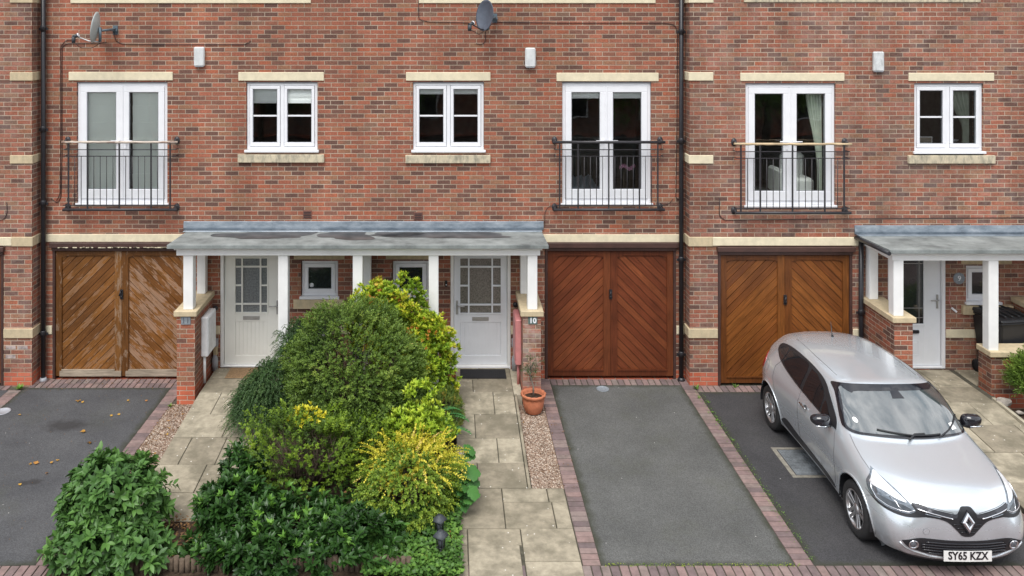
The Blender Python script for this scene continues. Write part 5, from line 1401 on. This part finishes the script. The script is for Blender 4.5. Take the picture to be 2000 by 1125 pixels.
# ---------------------------------------------------------------- the silver car (local axes: x across, y from nose to tail, z up)
CX, CY = 5.60, -5.17
car = thing('parked_car', 'silver five-door hatchback parked nose-out on the right driveway, with black door mirrors', 'car', (CX, CY + 2, 0))
TM = Matrix.Translation((CX, CY, 0))
def paint():
    s = NT('silver_car_paint'); p = s.pos()
    fl = s.noise(p, 900, 1); f = s.rng(fl, .3, .7, .92, 1.06)
    c = s.mix(1.0, (.68, .735, .785, 1), s.n('ShaderNodeCombineColor', {0: f, 1: f, 2: f}).outputs[0], 'MULTIPLY')
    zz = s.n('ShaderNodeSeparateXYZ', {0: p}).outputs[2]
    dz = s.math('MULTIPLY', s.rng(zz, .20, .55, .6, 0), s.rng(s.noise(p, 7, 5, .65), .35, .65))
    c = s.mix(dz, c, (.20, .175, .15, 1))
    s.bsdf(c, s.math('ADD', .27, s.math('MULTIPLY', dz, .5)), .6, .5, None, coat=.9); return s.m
M['paint'] = paint()
M['carglass'] = plain('tinted_car_glass', (.012, .014, .016), .03, 0, .1, 3, 1.0)
M['gloss_black'] = plain('gloss_black', (.012, .012, .016), .08, 0, .1, 3, .8)
M['satin_black'] = plain('satin_black_trim', (.02, .021, .024), .4, 0, .15, 9)
M['tyre'] = plain('tyre_rubber', (.022, .022, .023), .8, 0, .2, 20)
M['alloy'] = plain('alloy_wheel', (.62, .62, .63), .28, .9, .05)
M['alloy_dark'] = plain('wheel_inner', (.03, .03, .032), .6)
M['lamp_chrome'] = plain('lamp_reflector', (.80, .82, .85), .12, 1, .1)
M['lamp_bright'] = plain('lamp_bright_reflector', (.86, .88, .90), .18, .35, .12, 40, 1.0)
M['lamp_lens'] = plain('lamp_lens', (.20, .23, .26), .04, .55, .35, 28, 1.0)
M['lamp_dark'] = plain('lamp_dark', (.05, .06, .07), .08, .2, .2, 12, 1.0)
M['red_lens'] = plain('red_lens', (.35, .01, .015), .1, 0, .1, 9, 1.0)
M['plate'] = plain('plate_white', (.80, .80, .78), .4, 0, .02)
M['gap'] = plain('panel_gap', (.07, .072, .078), .7)
# half-section cage: 11 points per station, (x, z, y)
ST = [
 [(0,.185,.06),(.30,.185,.08),(.50,.20,.14),(.58,.30,.10),(.60,.46,.10),(.58,.57,.13),(.50,.66,.14),(.40,.70,.10),(.28,.715,.06),(.14,.72,.045),(0,.72,.04)],
 [(0,.16,.12),(.42,.16,.17),(.68,.18,.27),(.73,.31,.21),(.755,.47,.22),(.745,.61,.26),(.67,.735,.28),(.53,.765,.20),(.36,.785,.14),(.18,.795,.11),(0,.80,.10)],
 [(0,.18,.30),(.55,.18,.35),(.77,.20,.42),(.815,.34,.42),(.835,.50,.42),(.825,.67,.46),(.765,.81,.50),(.61,.85,.40),(.42,.875,.33),(.21,.89,.30),(0,.895,.30)],
 [(0,.18,.8),(.6,.18,.83),(.835,.20,.86),(.865,.36,.86),(.878,.55,.86),(.868,.74,.86),(.795,.905,.86),(.65,.935,.82),(.45,.955,.77),(.23,.965,.75),(0,.97,.75)],
 [(0,.18,1.2),(.6,.18,1.22),(.815,.22,1.25),(.832,.38,1.25),(.852,.57,1.25),(.855,.77,1.25),(.805,.95,1.25),(.73,1.0,1.15),(.5,1.018,1.07),(.25,1.022,1.0),(0,1.022,.97)],
 [(0,.18,1.6),(.6,.18,1.6),(.79,.22,1.62),(.805,.38,1.62),(.835,.58,1.62),(.85,.79,1.62),(.82,.955,1.64),(.775,1.08,1.56),(.71,1.215,1.47),(.38,1.24,1.37),(0,1.245,1.34)],
 [(0,.18,2.0),(.6,.18,2.0),(.785,.22,2.0),(.80,.38,2.0),(.832,.60,2.0),(.853,.82,2.0),(.815,.97,2.0),(.745,1.19,1.96),(.655,1.392,1.86),(.35,1.43,1.77),(0,1.44,1.74)],
 [(0,.18,2.6),(.6,.18,2.6),(.785,.22,2.6),(.805,.4,2.6),(.84,.61,2.6),(.862,.85,2.6),(.805,.995,2.6),(.735,1.22,2.6),(.63,1.412,2.6),(.34,1.455,2.6),(0,1.465,2.6)],
 [(0,.18,3.1),(.6,.18,3.1),(.80,.22,3.1),(.835,.4,3.1),(.868,.62,3.1),(.880,.86,3.1),(.80,1.03,3.1),(.72,1.23,3.1),(.60,1.395,3.1),(.33,1.44,3.1),(0,1.45,3.1)],
 [(0,.18,3.5),(.6,.18,3.5),(.82,.22,3.5),(.858,.40,3.5),(.882,.62,3.5),(.882,.87,3.5),(.78,1.06,3.5),(.685,1.22,3.5),(.56,1.36,3.48),(.31,1.405,3.45),(0,1.415,3.45)],
 [(0,.22,3.8),(.55,.22,3.8),(.78,.25,3.82),(.82,.42,3.83),(.835,.64,3.85),(.82,.88,3.85),(.71,1.03,3.84),(.61,1.17,3.80),(.49,1.285,3.76),(.27,1.34,3.72),(0,1.355,3.70)],
 [(0,.27,3.98),(.35,.27,3.98),(.57,.28,3.97),(.66,.42,4.02),(.69,.60,4.03),(.67,.82,4.0),(.57,.93,3.98),(.45,.99,3.95),(.33,1.03,3.92),(.17,1.05,3.90),(0,1.055,3.89)],
]
def car_cage():
    b = bmesh.new(); g = {}
    for i, st in enumerate(ST):
        for j, (x, z, y) in enumerate(st):
            for s_ in (1, -1):
                if x == 0: g[(i, j, s_)] = g.get((i, j, 1)) or b.verts.new((0, y, z))
                else: g[(i, j, s_)] = b.verts.new((x * s_, y, z))
    def q(*k):
        vs = []
        for a in k:
            if g[a] not in vs: vs.append(g[a])
        if len(vs) > 2: b.faces.new(vs)
    for s_ in (1, -1):
        for i in range(len(ST) - 1):
            for j in range(10): q((i, j, s_), (i, j + 1, s_), (i + 1, j + 1, s_), (i + 1, j, s_))
        for i in (0, len(ST) - 1):
            q((i, 0, s_), (i, 1, s_), (i, 9, s_), (i, 10, s_)); q((i, 1, s_), (i, 2, s_), (i, 8, s_), (i, 9, s_))
            q((i, 2, s_), (i, 3, s_), (i, 7, s_), (i, 8, s_)); q((i, 3, s_), (i, 4, s_), (i, 6, s_), (i, 7, s_)); q((i, 4, s_), (i, 5, s_), (i, 6, s_))
    bmesh.ops.recalc_face_normals(b, faces=b.faces)
    cl = b.edges.layers.float.new('crease_edge')
    def cr(a, c, v):
        e = b.edges.get((g[a], g[c])) if g[a] != g[c] else None
        if e: e[cl] = v
    for s_ in (1, -1):
        for i in range(4, 10): cr((i, 6, s_), (i + 1, 6, s_), .35)       # belt line
        for i in range(3, 10): cr((i, 8, s_), (i + 1, 8, s_), .25)       # roof edge
        for j in range(6, 10): cr((10, j, s_), (10, j + 1, s_), .7)      # spoiler edge
        for i in range(1, 11): cr((i, 2, s_), (i + 1, 2, s_), .5)
        for j in (8, 9): cr((6, j, s_), (6, j + 1, s_), .75)      # windscreen header
        for j in (7, 8, 9): cr((4, j, s_), (4, j + 1, s_), .45)   # scuttle
    return b
cb = car_cage(); me = bpy.data.meshes.new('body_cage'); cb.to_mesh(me); cb.free()
tmp = bpy.data.objects.new('tmp', me); COL.objects.link(tmp)
md = tmp.modifiers.new('s', 'SUBSURF'); md.levels = 4; md.render_levels = 4
dg = bpy.context.evaluated_depsgraph_get(); dg.update()
bme = bpy.data.meshes.new_from_object(tmp.evaluated_get(dg)); bpy.data.objects.remove(tmp)
bb = bmesh.new(); bb.from_mesh(bme)
bvh = BVHTree.FromBMesh(bb)
WH = [(.85, .315, .372), (3.44, .315, .368)]
def in_wheel(co, k=1.0): return any(abs(co.x) > .60 and (co.y - y) ** 2 + (co.z - z) ** 2 < (r * k) ** 2 for y, z, r in WH)
dead = [f for f in bb.faces if all(in_wheel(v.co) for v in f.verts)]
bmesh.ops.delete(bb, geom=dead, context='FACES')
for v in bb.verts:
    for y, z, r in WH:
        d = math.hypot(v.co.y - y, v.co.z - z)
        if abs(v.co.x) > .6 and 0 < d < r * 1.0 and v.link_faces:
            v.co.y = y + (v.co.y - y) * r / d; v.co.z = z + (v.co.z - z) * r / d
# flat lines: wheel-arch lips
for v in bb.verts:
    for y, z, r in WH:
        d = math.hypot(v.co.y - y, v.co.z - z)
        if abs(v.co.x) > .75 and r * .99 < d < r * 1.14 and v.co.z > .3:
            v.co.x += math.copysign(.012 * (1 - (d / r - .99) / .15), v.co.x)
for f in bb.faces: f.smooth = True
bb.transform(TM); bme2 = bpy.data.meshes.new('car_body'); bb.to_mesh(bme2); bb.free()
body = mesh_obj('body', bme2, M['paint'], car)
# dark lining under the body so nothing shows through the arches
for (y, z, r) in WH:
    for s_ in (1, -1):
        b = MB(); n = 26; rin = r + .002; ring = []
        for k in range(n + 1):
            a = R(-8) + R(196) * k / n; ring.append((y + rin * math.cos(a), z + rin * math.sin(a)))
        for (p, q_) in zip(ring, ring[1:]): b.poly([(s_ * .845, p[0], p[1]), (s_ * .845, q_[0], q_[1]), (s_ * .55, q_[0], q_[1]), (s_ * .55, p[0], p[1])])
        b.poly([(s_ * .55, p[0], p[1]) for p in ring])
        b.b.transform(TM); b.build('wheel_well', M['satin_black'], car)
def hit(u, v, mode):
    o, d = {'front': ((u, -1.2, v), (0, 1, 0)), 'left': ((-2, u, v), (1, 0, 0)), 'right': ((2, u, v), (-1, 0, 0)), 'top': ((u, v, 3), (0, 0, -1)), 'rear': ((u, 6, v), (0, -1, 0))}[mode]
    p, n, i, ds = bvh.ray_cast(Vector(o), Vector(d))
    if p is None or (mode == 'front' and p.y > 2.2):
        q = {'front': Vector((u, .3, v)), 'left': Vector((-.86, u, v)), 'right': Vector((.86, u, v)), 'top': Vector((u, v, 1)), 'rear': Vector((u, 3.9, v))}[mode]
        p, n, i, ds = bvh.find_nearest(q)
    if n.dot(Vector(d)) > 0: n = -n
    return p, n
def hit_n(c): return bvh.find_nearest(c)[1]
def smooth_outline(pts, sub=6, corners=()):
    out = []; n = len(pts)
    for i in range(n):
        p0, p1, p2, p3 = [Vector((*pts[(i + k) % n], 0)) for k in (-1, 0, 1, 2)]
        if i in corners: p0 = p1
        if (i + 1) % n in corners: p3 = p2
        for k in range(sub):
            t_ = k / sub
            c = .5 * ((2 * p1) + (p2 - p0) * t_ + (2 * p0 - 5 * p1 + 4 * p2 - p3) * t_ ** 2 + (3 * p1 - p0 - 3 * p2 + p3) * t_ ** 3); out.append((c.x, c.y))
    return out
def inside(p, poly):
    c = False; n = len(poly)
    for i in range(n):
        a, b_ = poly[i], poly[i - 1]
        if (a[1] > p[1]) != (b_[1] > p[1]) and p[0] < (b_[0] - a[0]) * (p[1] - a[1]) / (b_[1] - a[1]) + a[0]: c = not c
    return c
def patch(name, outline, mode, off, mat, step=.035, parent=None, corners=(), sub=6, label=None, rim=True):
    ol = smooth_outline(outline, sub, corners) if sub > 1 else outline
    xs = [p[0] for p in ol]; ys = [p[1] for p in ol]; pts = list(ol)
    x = min(xs) + step / 2
    while x < max(xs):
        y = min(ys) + step / 2
        while y < max(ys):
            if inside((x, y), ol) and min((x - a) ** 2 + (y - c) ** 2 for a, c in ol) > (step * .35) ** 2: pts.append((x, y))
            y += step
        x += step
    n = len(ol)
    vs, es, fs, *_ = delaunay_2d_cdt([Vector(p) for p in pts], [(i, (i + 1) % n) for i in range(n)], [], 1, 1e-5)
    b = bmesh.new(); V = []; Vn = []
    for v in vs:
        p, nn = hit(v.x, v.y, mode); V.append(b.verts.new(p + nn * off)); Vn.append((p, nn))
    for f in fs:
        try: b.faces.new([V[i] for i in f]).smooth = True
        except ValueError: pass
    if rim:
        be = [e for e in b.edges if len(e.link_faces) == 1]; idx = {v: i for i, v in enumerate(V)}; low = {}; top = {}
        for e in be:
            for v in e.verts:
                if v not in low: p, nn = Vn[idx[v]]; low[v] = b.verts.new(p - nn * .004); top[v] = b.verts.new(v.co)
        for e in be: b.faces.new((top[e.verts[0]], top[e.verts[1]], low[e.verts[1]], low[e.verts[0]]))
    b.normal_update()
    fl = [f for f in b.faces if f.smooth and f.normal.dot(hit_n(f.calc_center_median())) < 0]
    if fl: bmesh.ops.reverse_faces(b, faces=fl)
    b.transform(TM); me = bpy.data.meshes.new(name); b.to_mesh(me); b.free()
    return mesh_obj(name, me, mat, parent or car, label)
def pline(name, pts, mode, r, mat, parent=None, off=0.0, dens=.03):
    P = []
    for a, c in zip(pts, pts[1:]):
        m = max(1, int(math.hypot(c[0] - a[0], c[1] - a[1]) / dens))
        for k in range(m): P.append((a[0] + (c[0] - a[0]) * k / m, a[1] + (c[1] - a[1]) * k / m))
    P.append(pts[-1]); Q = []
    for u, v in P:
        p, n = hit(u, v, mode); Q.append(p + n * off)
    b = MB().tube(Q, r, 6); b.b.transform(TM); return b.build(name, mat, parent or car)
def mir(pts): return [(-x, z) for x, z in reversed(pts)]
# windscreen: black surround then glass
half = [(0, 1.046), (.25, 1.045), (.5, 1.040), (.69, 1.028), (.735, 1.045), (.70, 1.19), (.66, 1.30), (.612, 1.37), (.42, 1.395), (.2, 1.406), (0, 1.409)]
ws = patch('windscreen_surround', half + mir(half)[1:-1], 'front', .012, M['gloss_black'], .02, sub=5, corners=(3, 9 + 7))
hg = [(0, 1.062), (.25, 1.06), (.5, 1.052), (.655, 1.045), (.695, 1.07), (.665, 1.19), (.62, 1.30), (.585, 1.352), (.42, 1.378), (.2, 1.389), (0, 1.392)]
M['windscreen'] = plain('windscreen_glass', (.05, .062, .062), .035, 0, .25, 2.0, 1.0)
M['windscreen'].node_tree.nodes['Principled BSDF'].inputs['IOR'].default_value = 2.05
M['carglass'].node_tree.nodes['Principled BSDF'].inputs['IOR'].default_value = 1.42
wg = patch('windscreen', hg + mir(hg)[1:-1], 'front', .017, M['windscreen'], .02, sub=5)
top_band = [(-.57, 1.36), (-.42, 1.38), (-.2, 1.391), (0, 1.394), (.2, 1.391), (.42, 1.38), (.57, 1.36), (.50, 1.345), (.42, 1.352), (.0, 1.362), (-.42, 1.345), (-.50, 1.325)]
patch('reflection_band', top_band, 'front', .0195, M['gloss_black'], .025, wg, sub=3, rim=False)  # dark reflection of the house front, painted as a black strip on the glass
patch('mirror_mount', [(-.03, 1.362), (.07, 1.362), (.10, 1.31), (-.05, 1.31)], 'front', .0198, M['gloss_black'], .03, wg, sub=1, rim=False)
patch('tax_disc_sticker', [(.50, 1.075), (.57, 1.075), (.545, 1.125), (.49, 1.12)], 'front', .0198, M['plate'], .03, wg, sub=1, rim=False)
patch('round_sticker', [(-.60 + .022 * math.cos(a), 1.13 + .020 * math.sin(a)) for a in [k * .63 for k in range(10)]], 'front', .0198, M['blind'], .03, wg, sub=1, rim=False)
for s_, mode in ((-1, 'left'), (1, 'right')):
    tr = [(1.40, .972), (1.62, .985), (2.1, 1.00), (2.7, 1.035), (3.2, 1.10), (3.46, 1.17), (3.50, 1.22), (3.40, 1.28), (3.1, 1.335), (2.7, 1.362), (2.3, 1.362), (1.98, 1.33), (1.74, 1.23), (1.50, 1.08)]
    patch('window_trim', tr, mode, .007, M['satin_black'], .03, corners=(0, 5))
    for nm, gl in (('side_window', [(1.85, 1.015), (2.38, 1.035), (2.36, 1.328), (2.2, 1.325), (2.03, 1.285), (1.86, 1.20)]), ('side_window', [(2.47, 1.04), (2.9, 1.075), (3.12, 1.115), (3.08, 1.295), (2.8, 1.322), (2.46, 1.330)]),
                   ('quarter_window', [(3.17, 1.125), (3.36, 1.165), (3.40, 1.215), (3.30, 1.265), (3.15, 1.288)]), ('quarter_window', [(1.56, .998), (1.79, 1.01), (1.79, 1.16), (1.66, 1.085)])):
        patch(nm, gl, mode, .0115, M['carglass'], .03, corners=(0, 1, 2) if nm == 'side_window' else (), sub=4)
    # panel gaps
    pline('panel_gap', [(1.42, .96), (1.36, .80), (1.35, .40), (1.42, .25)], mode, .0032, M['gap'])
    pline('panel_gap', [(2.42, 1.02), (2.44, .80), (2.46, .45), (2.43, .25)], mode, .0032, M['gap'])
    pline('panel_gap', [(3.20, 1.10), (3.29, 1.0), (3.27, .86), (3.18, .66), (3.03, .45), (2.90, .30)], mode, .0032, M['gap'])
    pline('panel_gap', [(1.36, .28), (2.0, .27), (3.0, .28)], mode, .0028, M['gap'])
    # black lower door trim
    patch('door_trim', [(1.40, .265), (1.9, .26), (2.6, .265), (3.02, .30), (3.0, .36), (2.85, .41), (2.5, .36), (1.9, .325), (1.5, .31)], mode, .008, M['satin_black'], .04)
    for yy, zz in ((2.26, .875),):
        pline('door_handle', [(yy - .10, zz), (yy + .08, zz + .008)], mode, .013, M['chrome'], off=.022)
        patch('handle_recess', [(yy - .05 + .045 * math.cos(a), zz + .004 + .032 * math.sin(a)) for a in [k * .52 for k in range(12)]], mode, .0015, M['gap'], .03, sub=1, rim=False)
    pline('fuel_flap', [(3.56 + .075 * math.cos(a), .90 + .075 * math.sin(a)) for a in [k * .314 for k in range(21)]], mode, .0025, M['gap']) if s_ < 0 else None
    # tail lamp wraps round
    patch('tail_lamp', [(3.74, .80), (3.90, .82), (3.93, .93), (3.84, 1.00), (3.70, .93)], mode, .005, M['red_lens'], .04)
    # arch lips and mirrors
    for (y, z, r) in WH: 
        P = []
        for k in range(30):
            a = R(-18) + R(216) * k / 29; u, v = y + (r + .012) * math.cos(a), z + (r + .012) * math.sin(a)
            if v > .22: P.append((u, v))
        Q = [hit(u, v, mode)[0] + Vector((s_ * .006, 0, 0)) for u, v in P]
        b = MB().tube(Q, .010, 8); b.b.transform(TM); b.build('arch_lip', M['paint'], car)
    b = MB()
    # mirror shell: rounded wedge
    cx_, cy_, cz_ = s_ * .945, 1.50, 1.045
    bmesh.ops.create_uvsphere(b.b, u_segments=24, v_segments=16, radius=1)
    for v in b.b.verts:
        x, y, z = v.co; e = .6
        x, y, z = [math.copysign(abs(c) ** .75, c) for c in (x, y, z)]
        x2 = x * .125; z2 = z * (.078 - .018 * x * s_); y2 = y * .085 if y < 0 else y * .045
        v.co = Vector((cx_ + x2, cy_ + y2 + abs(x) * .02, cz_ + z2 + .012 * x * s_))
    for f in b.b.faces: f.smooth = True
    b.b.transform(TM); mm = b.build('door_mirror', M['gloss_black'], car, smooth=True)
    b = MB().tube([(s_ * .82, 1.55, .985), (s_ * .87, 1.53, .985), (s_ * .91, 1.52, 1.0)], [.045, .034, .03], 10); b.b.transform(TM); b.build('mirror_foot', M['satin_black'], mm)
    b = MB().tube([(s_ * 1.04, 1.435, 1.005), (s_ * .98, 1.425, 1.0), (s_ * .89, 1.43, .998)], .008, 8); b.b.transform(TM); b.build('indicator_strip', M['lamp_chrome'], mm)
    # headlamp: dark lens, bright upper reflector, light line and projector
    hl = [(.492, .697), (.55, .658), (.61, .648), (.718, .649), (.80, .668), (.815, .705), (.797, .786), (.715, .887), (.673, .856), (.619, .818), (.56, .772)]
    hl = [(x * s_, z) for x, z in (hl if s_ > 0 else hl)]
    h_ = patch('headlight', hl, 'front', .005, M['lamp_lens'], .025, corners=(0, 4, 7))
    up = [(x * s_, z) for x, z in [(.56, .745), (.64, .748), (.72, .768), (.785, .770), (.775, .80), (.712, .872), (.67, .840), (.62, .802)]]
    patch('upper_reflector', up, 'front', .008, M['lamp_bright'], .025, h_, rim=False)
    lo_ = [(x * s_, z) for x, z in [(.53, .692), (.58, .668), (.65, .662), (.73, .668), (.775, .69), (.76, .72), (.67, .715), (.60, .715)]]
    patch('lower_lens', lo_, 'front', .0075, M['lamp_dark'], .025, h_, rim=False)
    pline('light_line', [(s_ * x, z) for x, z in [(.505, .697), (.56, .667), (.64, .660), (.725, .664), (.785, .683), (.795, .73), (.782, .785)]], 'front', .006, M['lamp_chrome'], h_, .010, .02)
    pline('light_line', [(s_ * x, z) for x, z in [(.615, .663), (.64, .69), (.65, .72), (.69, .745)]], 'front', .004, M['lamp_chrome'], h_, .010, .02)
    # dark surround below lamp
    su = [(x * s_, z) for x, z in [(.30, .66), (.42, .652), (.50, .634), (.60, .618), (.70, .62), (.79, .640), (.828, .70), (.80, .668), (.718, .649), (.61, .648), (.55, .658), (.492, .697), (.46, .735), (.30, .728)]]
    patch('lamp_surround', su, 'front', .0035, M['satin_black'], .022, corners=(6,), sub=3)
    # fog lamp
    p, n = hit(s_ * .545, .352, 'front'); q = Vector((0, 0, 1)).rotation_difference(n).to_matrix().to_4x4()
    fz = Matrix.Translation(p + n * .004) @ q
    b = MB().lathe([(.040, .0), (.040, .012), (.052, .012), (.052, 0)], (0, 0, 0), 'z', 24); b.b.transform(TM @ fz); fg = b.build('fog_lamp', M['lamp_chrome'], car)
    b = MB().lathe([(.039, .006), (.02, .012), (0.001, .013)], (0, 0, 0), 'z', 20); b.b.transform(TM @ fz); b.build('fog_lens', M['lamp_lens'], fg)
# upper grille: black band with a dropping V
gh = [(0, .778), (.055, .772), (.095, .725), (.13, .708), (.30, .732), (.52, .756), (.49, .672), (.40, .656), (.29, .648), (.20, .618), (.11, .535), (.06, .485), (0, .473)]
ol = gh + mir(gh)[1:-1]
g_ = patch('upper_grille', ol, 'front', .006, M['satin_black'], .022, sub=3, corners=(5, 6, 18, 17))
M['grille_grey'] = plain('grille_dark_grey', (.065, .068, .078), .35, .3, .1)
gb = [(.10, .715), (.14, .704), (.30, .726), (.505, .750), (.50, .722), (.30, .700), (.17, .672), (.11, .675)]
for s_ in (1, -1):
    patch('grille_band', [(x * s_, z) for x, z in gb], 'front', .009, M['grille_grey'], .025, g_, sub=2, rim=False)
    pline('chrome_strip', [(s_ * .16, .664), (s_ * .30, .690), (s_ * .49, .715)], 'front', .0075, M['lamp_chrome'], g_, .012, .02)
    pline('daylight_strip', [(s_ * .27, .668), (s_ * .42, .683)], 'front', .007, M['lamp_lens'], g_, .010, .02)
for z in (.525, .565, .605): pline('grille_bar', [(-.075 - (z - .525), z), (.075 + (z - .525), z)], 'front', .005, M['gloss_black'], g_, .010, .02)
# badge: an open diamond
p, n = hit(0, .635, 'front'); q = Matrix.Rotation(math.atan2(n.z, -n.y), 4, 'X').inverted()
b = MB()
def dia(w, h, y): return [(0, y, h), (w, y, 0), (0, y, -h), (-w, y, 0)]
rings = [[b.b.verts.new(v) for v in dia(.072, .108, 0)], [b.b.verts.new(v) for v in dia(.066, .10, -.014)], [b.b.verts.new(v) for v in dia(.046, .070, -.024)], [b.b.verts.new(v) for v in dia(.026, .046, -.016)], [b.b.verts.new(v) for v in dia(.024, .044, 0)]]
# flatten the top and bottom points a little, as on the real badge
for r_ in rings:
    for A in (): pass
for A, B in zip(rings, rings[1:]):
    for k in range(4): b.b.faces.new((A[k], A[(k + 1) % 4], B[(k + 1) % 4], B[k]))
b.b.transform(TM @ Matrix.Translation(p + n * .014 + Vector((0, 0, .0))) @ Matrix.Rotation(-.18, 4, 'X')); b.build('badge', M['lamp_chrome'], g_)
b = MB(); b.poly([(v[0] * 1.18, .004, v[2] * 1.15) for v in dia(.072, .108, 0)], (0, -.010, 0)); b.b.transform(TM @ Matrix.Translation(p + n * .008) @ Matrix.Rotation(-.18, 4, 'X')); b.build('badge_base', M['gloss_black'], g_)
# lower grille
lh = [(0, .425), (.35, .425), (.52, .422), (.655, .375), (.60, .315), (.50, .275), (.35, .245), (0, .225)]
lg = patch('lower_grille', lh + mir(lh)[1:-1], 'front', .004, M['satin_black'], .03, sub=4, corners=(3, 11))
for z, w in ((.395, .42), (.365, .46), (.335, .46), (.305, .45), (.275, .40)): pline('grille_bar', [(-w, z - .010), (0, z), (w, z - .010)], 'front', .0085, M['gloss_black'], lg, .008, .03)
pline('bumper_lip', [(-.67, .345), (-.62, .295), (-.52, .25), (-.36, .218), (0, .205), (.36, .218), (.52, .25), (.62, .295), (.67, .345)], 'front', .013, M['paint'], None, -.002, .03)
pline('bumper_skirt', [(-.60, .19), (-.4, .18), (0, .175), (.4, .18), (.60, .19)], 'front', .016, M['satin_black'], None, -.006, .03)
patch('tow_cover', [(-.42 + .032 * math.cos(a), .50 + .032 * math.sin(a)) for a in [k * .42 for k in range(15)]], 'front', .003, M['paint'], .03, sub=1)
pline('tow_cover_gap', [(-.42 + .034 * math.cos(a), .50 + .034 * math.sin(a)) for a in [k * .3927 for k in range(17)]], 'front', .0016, M['gap'])
# bonnet and bumper shut lines
pline('panel_gap', [(-.50, .762), (-.30, .742), (-.14, .718)], 'front', .003, M['gap']); pline('panel_gap', [(.50, .762), (.30, .742), (.14, .718)], 'front', .003, M['gap'])
for s_ in (1, -1):
    pline('panel_gap', [(s_ * .735, .62), (s_ * .745, .86), (s_ * .735, 1.05), (s_ * .715, 1.22)], 'top', .003, M['gap'])
    pline('panel_gap', [(.60, .62), (.52, .66), (.47, .70)], 'left' if s_ < 0 else 'right', .0026, M['gap'])
    pline('roof_joint', [(s_ * .52, 1.98), (s_ * .53, 2.6), (s_ * .50, 3.3)], 'top', .0028, M['gap'])
# wipers
for P in ([(-.42, 1.085), (-.05, 1.062), (.30, 1.062)], [(.28, 1.045), (.45, 1.08), (.66, 1.15)]):
    pline('wiper', P, 'front', .009, M['satin_black'], None, .028, .03)
pline('wiper', [(-.12, 1.03), (-.02, 1.068), (.10, 1.07)], 'front', .012, M['satin_black'], None, .032, .03)
# number plate
py0 = hit(0, .30, 'front')[0].y - .03
def platefn(x): return py0 + .10 * x * x
b = MB(); n = 12
for i in range(n):
    a, c = -.26 + .52 * i / n, -.26 + .52 * (i + 1) / n
    b.poly([(a, platefn(a), .212), (c, platefn(c), .212), (c, platefn(c), .325), (a, platefn(a), .325)], (0, .006, 0))
b.b.transform(TM); npl = b.build('number_plate', M['plate'], car)
bmtx = bpy.data.objects
tx = text('registration', 'SY65 KZX', .118, M['gloss_black'], npl, (CX, CY + py0 - .002, .272), ext=.0015, sx=.84, bold=.003)
for v in tx.data.vertices:
    v.co.y += .10 * (v.co.x - CX) ** 2
# roof aerial
p, n = hit(.02, 3.28, 'top'); b = MB().tube([p, p + Vector((0, .02, .03)), p + Vector((0, .06, .20))], [.022, .008, .004], 8); b.b.transform(TM); b.build('aerial', M['satin_black'], car)
pline('spoiler_groove', [(-.42, 3.50), (0, 3.46), (.42, 3.50)], 'top', .003, M['gap'])
# wheels
def wheel(y, s_, proto=None):
    xo = s_ * .848
    w = MB()
    prof = [(.205, -.205), (.275, -.212), (.300, -.20), (.309, -.175), (.311, -.10), (.309, -.035), (.300, -.012), (.275, -.002), (.225, -.004), (.207, -.012), (.205, -.02)]
    w.lathe(prof, (0, 0, 0), 'x', 56, True)
    if s_ < 0: w.b.transform(Matrix.Scale(-1, 4, (1, 0, 0)))
    w.b.transform(TM @ Matrix.Translation((xo, y, .311))); ty = w.build('wheel', M['tyre'], car)
    X = TM @ Matrix.Translation((xo, y, .311)) @ (Matrix.Scale(-1, 4, (1, 0, 0)) if s_ < 0 else Matrix.Identity(4))
    b = MB().lathe([(.206, -.19), (.196, -.19), (.190, -.06), (.200, -.010), (.211, -.006), (.212, -.012), (.206, -.016)], (0, 0, 0), 'x', 48, True); b.b.transform(X); b.build('rim', M['alloy'], ty)
    b = MB().lathe([(.19, -.12), (.12, -.11), (.05, -.10), (0.001, -.10)], (0, 0, 0), 'x', 30); b.b.transform(X); b.build('brake_disc', M['alloy_dark'], ty)
    for k in range(5):
        a0 = 2 * math.pi * k / 5 + math.pi / 2 + .2
        b = MB()
        for dl in (-1, 1):
            a1 = a0 + dl * .20
            def P(r_, a, off, x): return (x, r_ * math.cos(a) - off * math.sin(a), r_ * math.sin(a) + off * math.cos(a))
            ins = [P(.045, a0, dl * .001, -.030), P(.045, a0, dl * .040, -.030), P(.199, a0, dl * .052, -.010), P(.199, a0, dl * .016, -.014)]
            b.poly([Vector(q_) for q_ in ins], (-.022, 0, 0))
        b.b.transform(X); b.build('spoke', M['alloy'], ty, .003)
    b = MB().lathe([(.062, -.045), (.058, -.024), (.03, -.018), (0.001, -.018)], (0, 0, 0), 'x', 24); b.b.transform(X); b.build('hub_cap', M['alloy'], ty)
for y in (.85, 3.44):
    for s_ in (-1, 1): wheel(y, s_)
